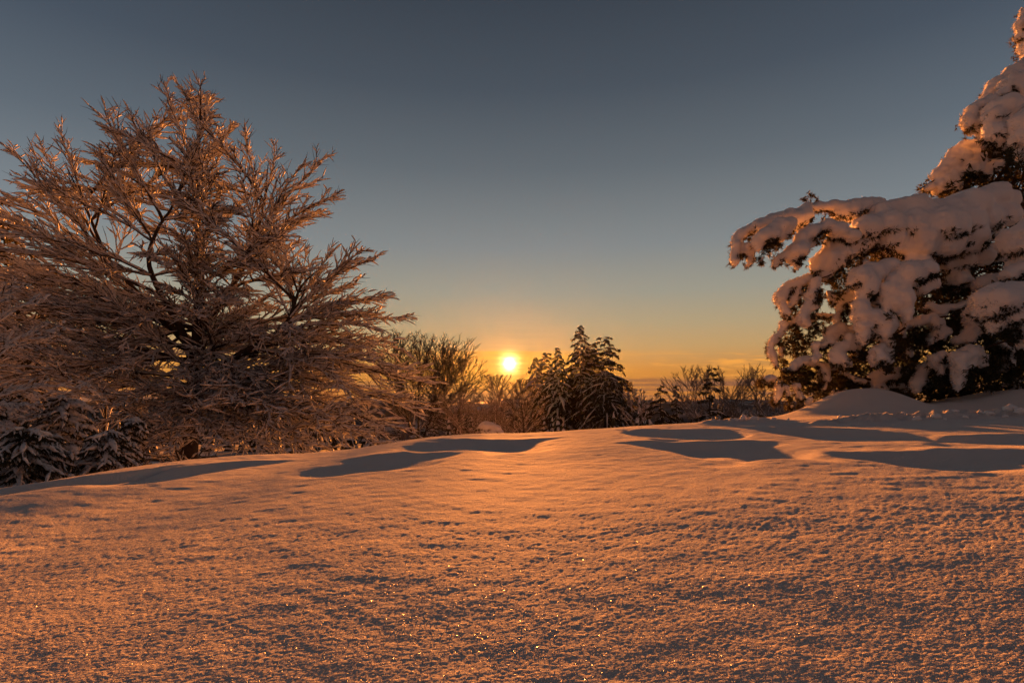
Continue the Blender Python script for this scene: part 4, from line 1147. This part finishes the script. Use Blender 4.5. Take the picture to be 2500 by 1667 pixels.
# dark evergreen bushes in the lower left corner
conifer('dark evergreen bush with thin snow in the lower left corner below the big tree', 60, 1045, 330, 17, n=54, snow=.10, droop=.5, shape=.42, vbase=1230, name='evergreen_bush', sprays=8, cover=.95, foot_z=-3.0, upper=.35)
conifer('low dark evergreen bush with a snowy top beside the corner bush', 265, 1050, 220, 19, n=44, snow=.11, droop=.6, shape=.42, vbase=1190, name='evergreen_bush', sprays=8, cover=.95, foot_z=-3.0, upper=.35)
conifer('small evergreen bush with a blue-white crown just behind the snow crest', 325, 1020, 130, 22, n=36, snow=.12, droop=.6, shape=.42, vbase=1130, name='evergreen_bush', sprays=8, cover=.7, foot_z=-3.4, upper=.35)


# ------------------------------------------------------------------ the wood further down the slope
def build_forest():
    G = Geo()
    def spot():
        while True:
            y = rng.uniform(84, 400); x = rng.uniform(-1.05, 1.05) * y
            if abs(x) < .06 * y and y < 150: continue
            return x, y
    for i in range(1100):
        x, y = spot()
        z = land(x, y)
        cap = 1 + slope(rng.uniform(950, 1005)) * y              # most tops stay under the horizon
        h = min(rng.uniform(4, 9), max(cap - z, 2.0))
        b = np.array([x, y, z])
        if rng.uniform() < .45:      # conifer: stacked ragged skirts, snow on the upper side of each
            r = h * rng.uniform(.16, .26)
            nl = 6
            for k in range(nl):
                f = k / nl
                zz = z + h * (.08 + .92 * f); rr = r * (1 - f) + .12
                a = np.arange(7) * 2 * math.pi / 7 + rng.uniform(0, 6)
                ring = np.stack([x + np.cos(a) * rr * rng.uniform(.7, 1.25, 7), y + np.sin(a) * rr * rng.uniform(.7, 1.25, 7), np.full(7, zz - rr * .45) + rng.uniform(-.2, .1, 7)], -1)
                tip = np.array([[x, y, zz + h / nl * 1.25]])
                T = [(j, (j + 1) % 7, 7) for j in range(7)]
                G.add(np.vstack([ring, tip]), None, T, mi=0)
                ring2 = ring * .80 + tip * .20 + [0, 0, .10 + .02 * rr]
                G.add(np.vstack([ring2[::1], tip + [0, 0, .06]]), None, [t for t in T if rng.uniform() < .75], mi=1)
        else:                        # bare crown: a fan of thin twigs
            n = 26
            th = np.abs(rng.normal(0, .5, n)); ph = rng.uniform(0, 2 * math.pi, n)
            d = np.stack([np.sin(th) * np.cos(ph), np.sin(th) * np.sin(ph), np.cos(th)], -1)
            o = b + [0, 0, .12 * h] + d * (h * rng.uniform(0, .45, (n, 1)))
            dd = unit(d + rng.normal(0, .35, (n, 3)))
            L = h * rng.uniform(.2, .5, (n, 1))
            s = unit(np.cross(dd, rng.normal(0, 1, (n, 3)))) * (.03 + .006 * h)
            G.add(np.stack([o - s, o + s, o + dd * L], 1).reshape(-1, 3), None, np.arange(n * 3).reshape(-1, 3), mi=2)
            G.tubes(np.array([[b, b + [0, 0, h * .6]]]), np.array([[.10, .03]]), 3, mi=2)
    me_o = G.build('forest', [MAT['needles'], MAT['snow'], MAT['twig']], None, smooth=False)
    tag(me_o, 'far-off wood of snowy conifers and bare trees running down to the valley', 'forest', None, 'stuff')


build_forest()


# ------------------------------------------------------------------ clods on the churned ridge
def build_clods():
    spots = [(2330, 1012, 24, 12.9), (2470, 1008, 30, 12.7), (2490, 1030, 28, 12.5), (2415, 1032, 16, 12.4), (2290, 1035, 22, 12.3), (2240, 1045, 16, 12.2), (2360, 1038, 15, 12.3), (2205, 1018, 14, 12.9), (2050, 1020, 14, 13.0), (2120, 1024, 12, 12.9),
             (1815, 1022, 20, 13.7), (1840, 1026, 14, 13.5), (1795, 1030, 12, 13.6), (1890, 1030, 12, 13.5), (1925, 1034, 10, 13.4), (2455, 1040, 12, 12.3), (2395, 1020, 12, 12.7), (2265, 1024, 10, 12.7), (1760, 1034, 9, 13.6), (2310, 1050, 9, 12.1)]
    CLODS = ['pointed clod of snow standing on the ridge against the shaded bank', 'largest knobbly clod of snow at the far right end of the ridge', 'broad clod of snow just below the largest one at the right edge', 'small clod of snow left of the two big ones at the right edge',
             'long rounded clod of snow in the sunlit middle of the ridge', 'flat clod of snow where the ridge runs out towards the front left', 'small clod of snow to the right of the long rounded one', 'clod of snow on the crumbling left rim of the ridge, under the bank', 'clod of snow at the foot of the big mound, left end of the ridge', 'small clod of snow between the big mound and the crumbling rim',
             'largest clod of snow on the bumpy crest left of the big mound', 'second clod of snow on the bumpy crest, just right of the largest', 'small clod of snow on the bumpy crest, just left of the largest', 'clod of snow alone halfway between the bumpy crest and the mound', 'smallest clod of snow at the left foot of the big mound', 'low clod of snow in front of the two big ones at the right edge',
             'small clod of snow on the ridge top beside the pointed one', 'tiny clod of snow on the ridge top above the long rounded one', 'leftmost tiny clod of snow on the bumpy crest', 'lowest tiny clod of snow in front of the ridge']
    V0, T0 = ICO2
    for n, (u, v, r, Yd) in enumerate(spots):
        p = at(u, v, Yd)
        rr = r / F * Yd * .46
        z = float(ground_height(p[0], Yd))
        c = np.array([p[0], Yd, z + rr * .35])
        V = V0 * rr * np.array([rng.uniform(.9, 1.35), rng.uniform(.8, 1.1), rng.uniform(.62, .9)])
        V = V * (1 + .36 * noise3(V + c, 2.2 / rr * .5, 81) + .24 * noise3(V + c, 5.5 / rr * .5, 85))[:, None]
        o = link('snow_clod', mesh_np('snow_clod', V, None, T0, [MAT['pad']]), None, c)
        tag(o, CLODS[n], 'snow clod', 'snow clods on the churned snow')


build_clods()


# ------------------------------------------------------------------ hoar crystals on the near snow
def build_crystals():
    n = 42000
    y = 1.45 * (4.2 / 1.45) ** (rng.uniform(0, 1, n) ** 1.25)
    t = rng.uniform(-1.0, 1.0, n)
    x = t * y
    z = ground_height(x, y)
    size = np.clip(rng.lognormal(-6.25, .30, n), 0, .0032) * np.clip(y / 2.2, .8, 1.8)
    size = size * (1 - .75 * sstep(y, 2.6, 4.2))
    z = z + size * .02
    me = bpy.data.meshes.new('frost_crystals')
    me.vertices.add(n)
    me.vertices.foreach_set('co', np.stack([x, y, z], -1).astype(np.float32).ravel())
    for nm, data in (('turn', np.stack([rng.normal(0, .45, n), rng.normal(0, .45, n), rng.uniform(0, 6.283, n)], -1)), ('grow', np.stack([size * rng.uniform(.8, 1.7, n), size * rng.uniform(.6, 1.2, n), size * rng.uniform(.25, .55, n)], -1))):
        at_ = me.attributes.new(nm, 'FLOAT_VECTOR', 'POINT')
        at_.data.foreach_set('vector', data.astype(np.float32).ravel())
    o = link('frost_crystals', me)
    tag(o, 'sparkling hoar frost crystals covering the near snow', 'frost', None, 'stuff')
    ng = bpy.data.node_groups.new('grow_crystals', 'GeometryNodeTree')
    ng.interface.new_socket('Geometry', in_out='INPUT', socket_type='NodeSocketGeometry')
    ng.interface.new_socket('Geometry', in_out='OUTPUT', socket_type='NodeSocketGeometry')
    gi = ng.nodes.new('NodeGroupInput'); go = ng.nodes.new('NodeGroupOutput')
    mp = ng.nodes.new('GeometryNodeMeshToPoints')
    ic = ng.nodes.new('GeometryNodeMeshIcoSphere'); ic.inputs['Radius'].default_value = 1.0; ic.inputs['Subdivisions'].default_value = 1
    sm = ng.nodes.new('GeometryNodeSetMaterial'); sm.inputs['Material'].default_value = MAT['crystal']
    ip = ng.nodes.new('GeometryNodeInstanceOnPoints')
    def attr(nm):
        a = ng.nodes.new('GeometryNodeInputNamedAttribute'); a.data_type = 'FLOAT_VECTOR'; a.inputs['Name'].default_value = nm
        return [s for s in a.outputs if s.enabled][0]
    er = ng.nodes.new('FunctionNodeEulerToRotation')
    L = ng.links.new
    L(gi.outputs[0], mp.inputs['Mesh']); L(mp.outputs[0], ip.inputs['Points'])
    L(ic.outputs['Mesh'], sm.inputs['Geometry']); L(sm.outputs[0], ip.inputs['Instance'])
    L(attr('turn'), er.inputs[0]); L(er.outputs[0], ip.inputs['Rotation']); L(attr('grow'), ip.inputs['Scale'])
    L(ip.outputs[0], go.inputs[0])
    md = o.modifiers.new('grow', 'NODES'); md.node_group = ng


build_crystals()
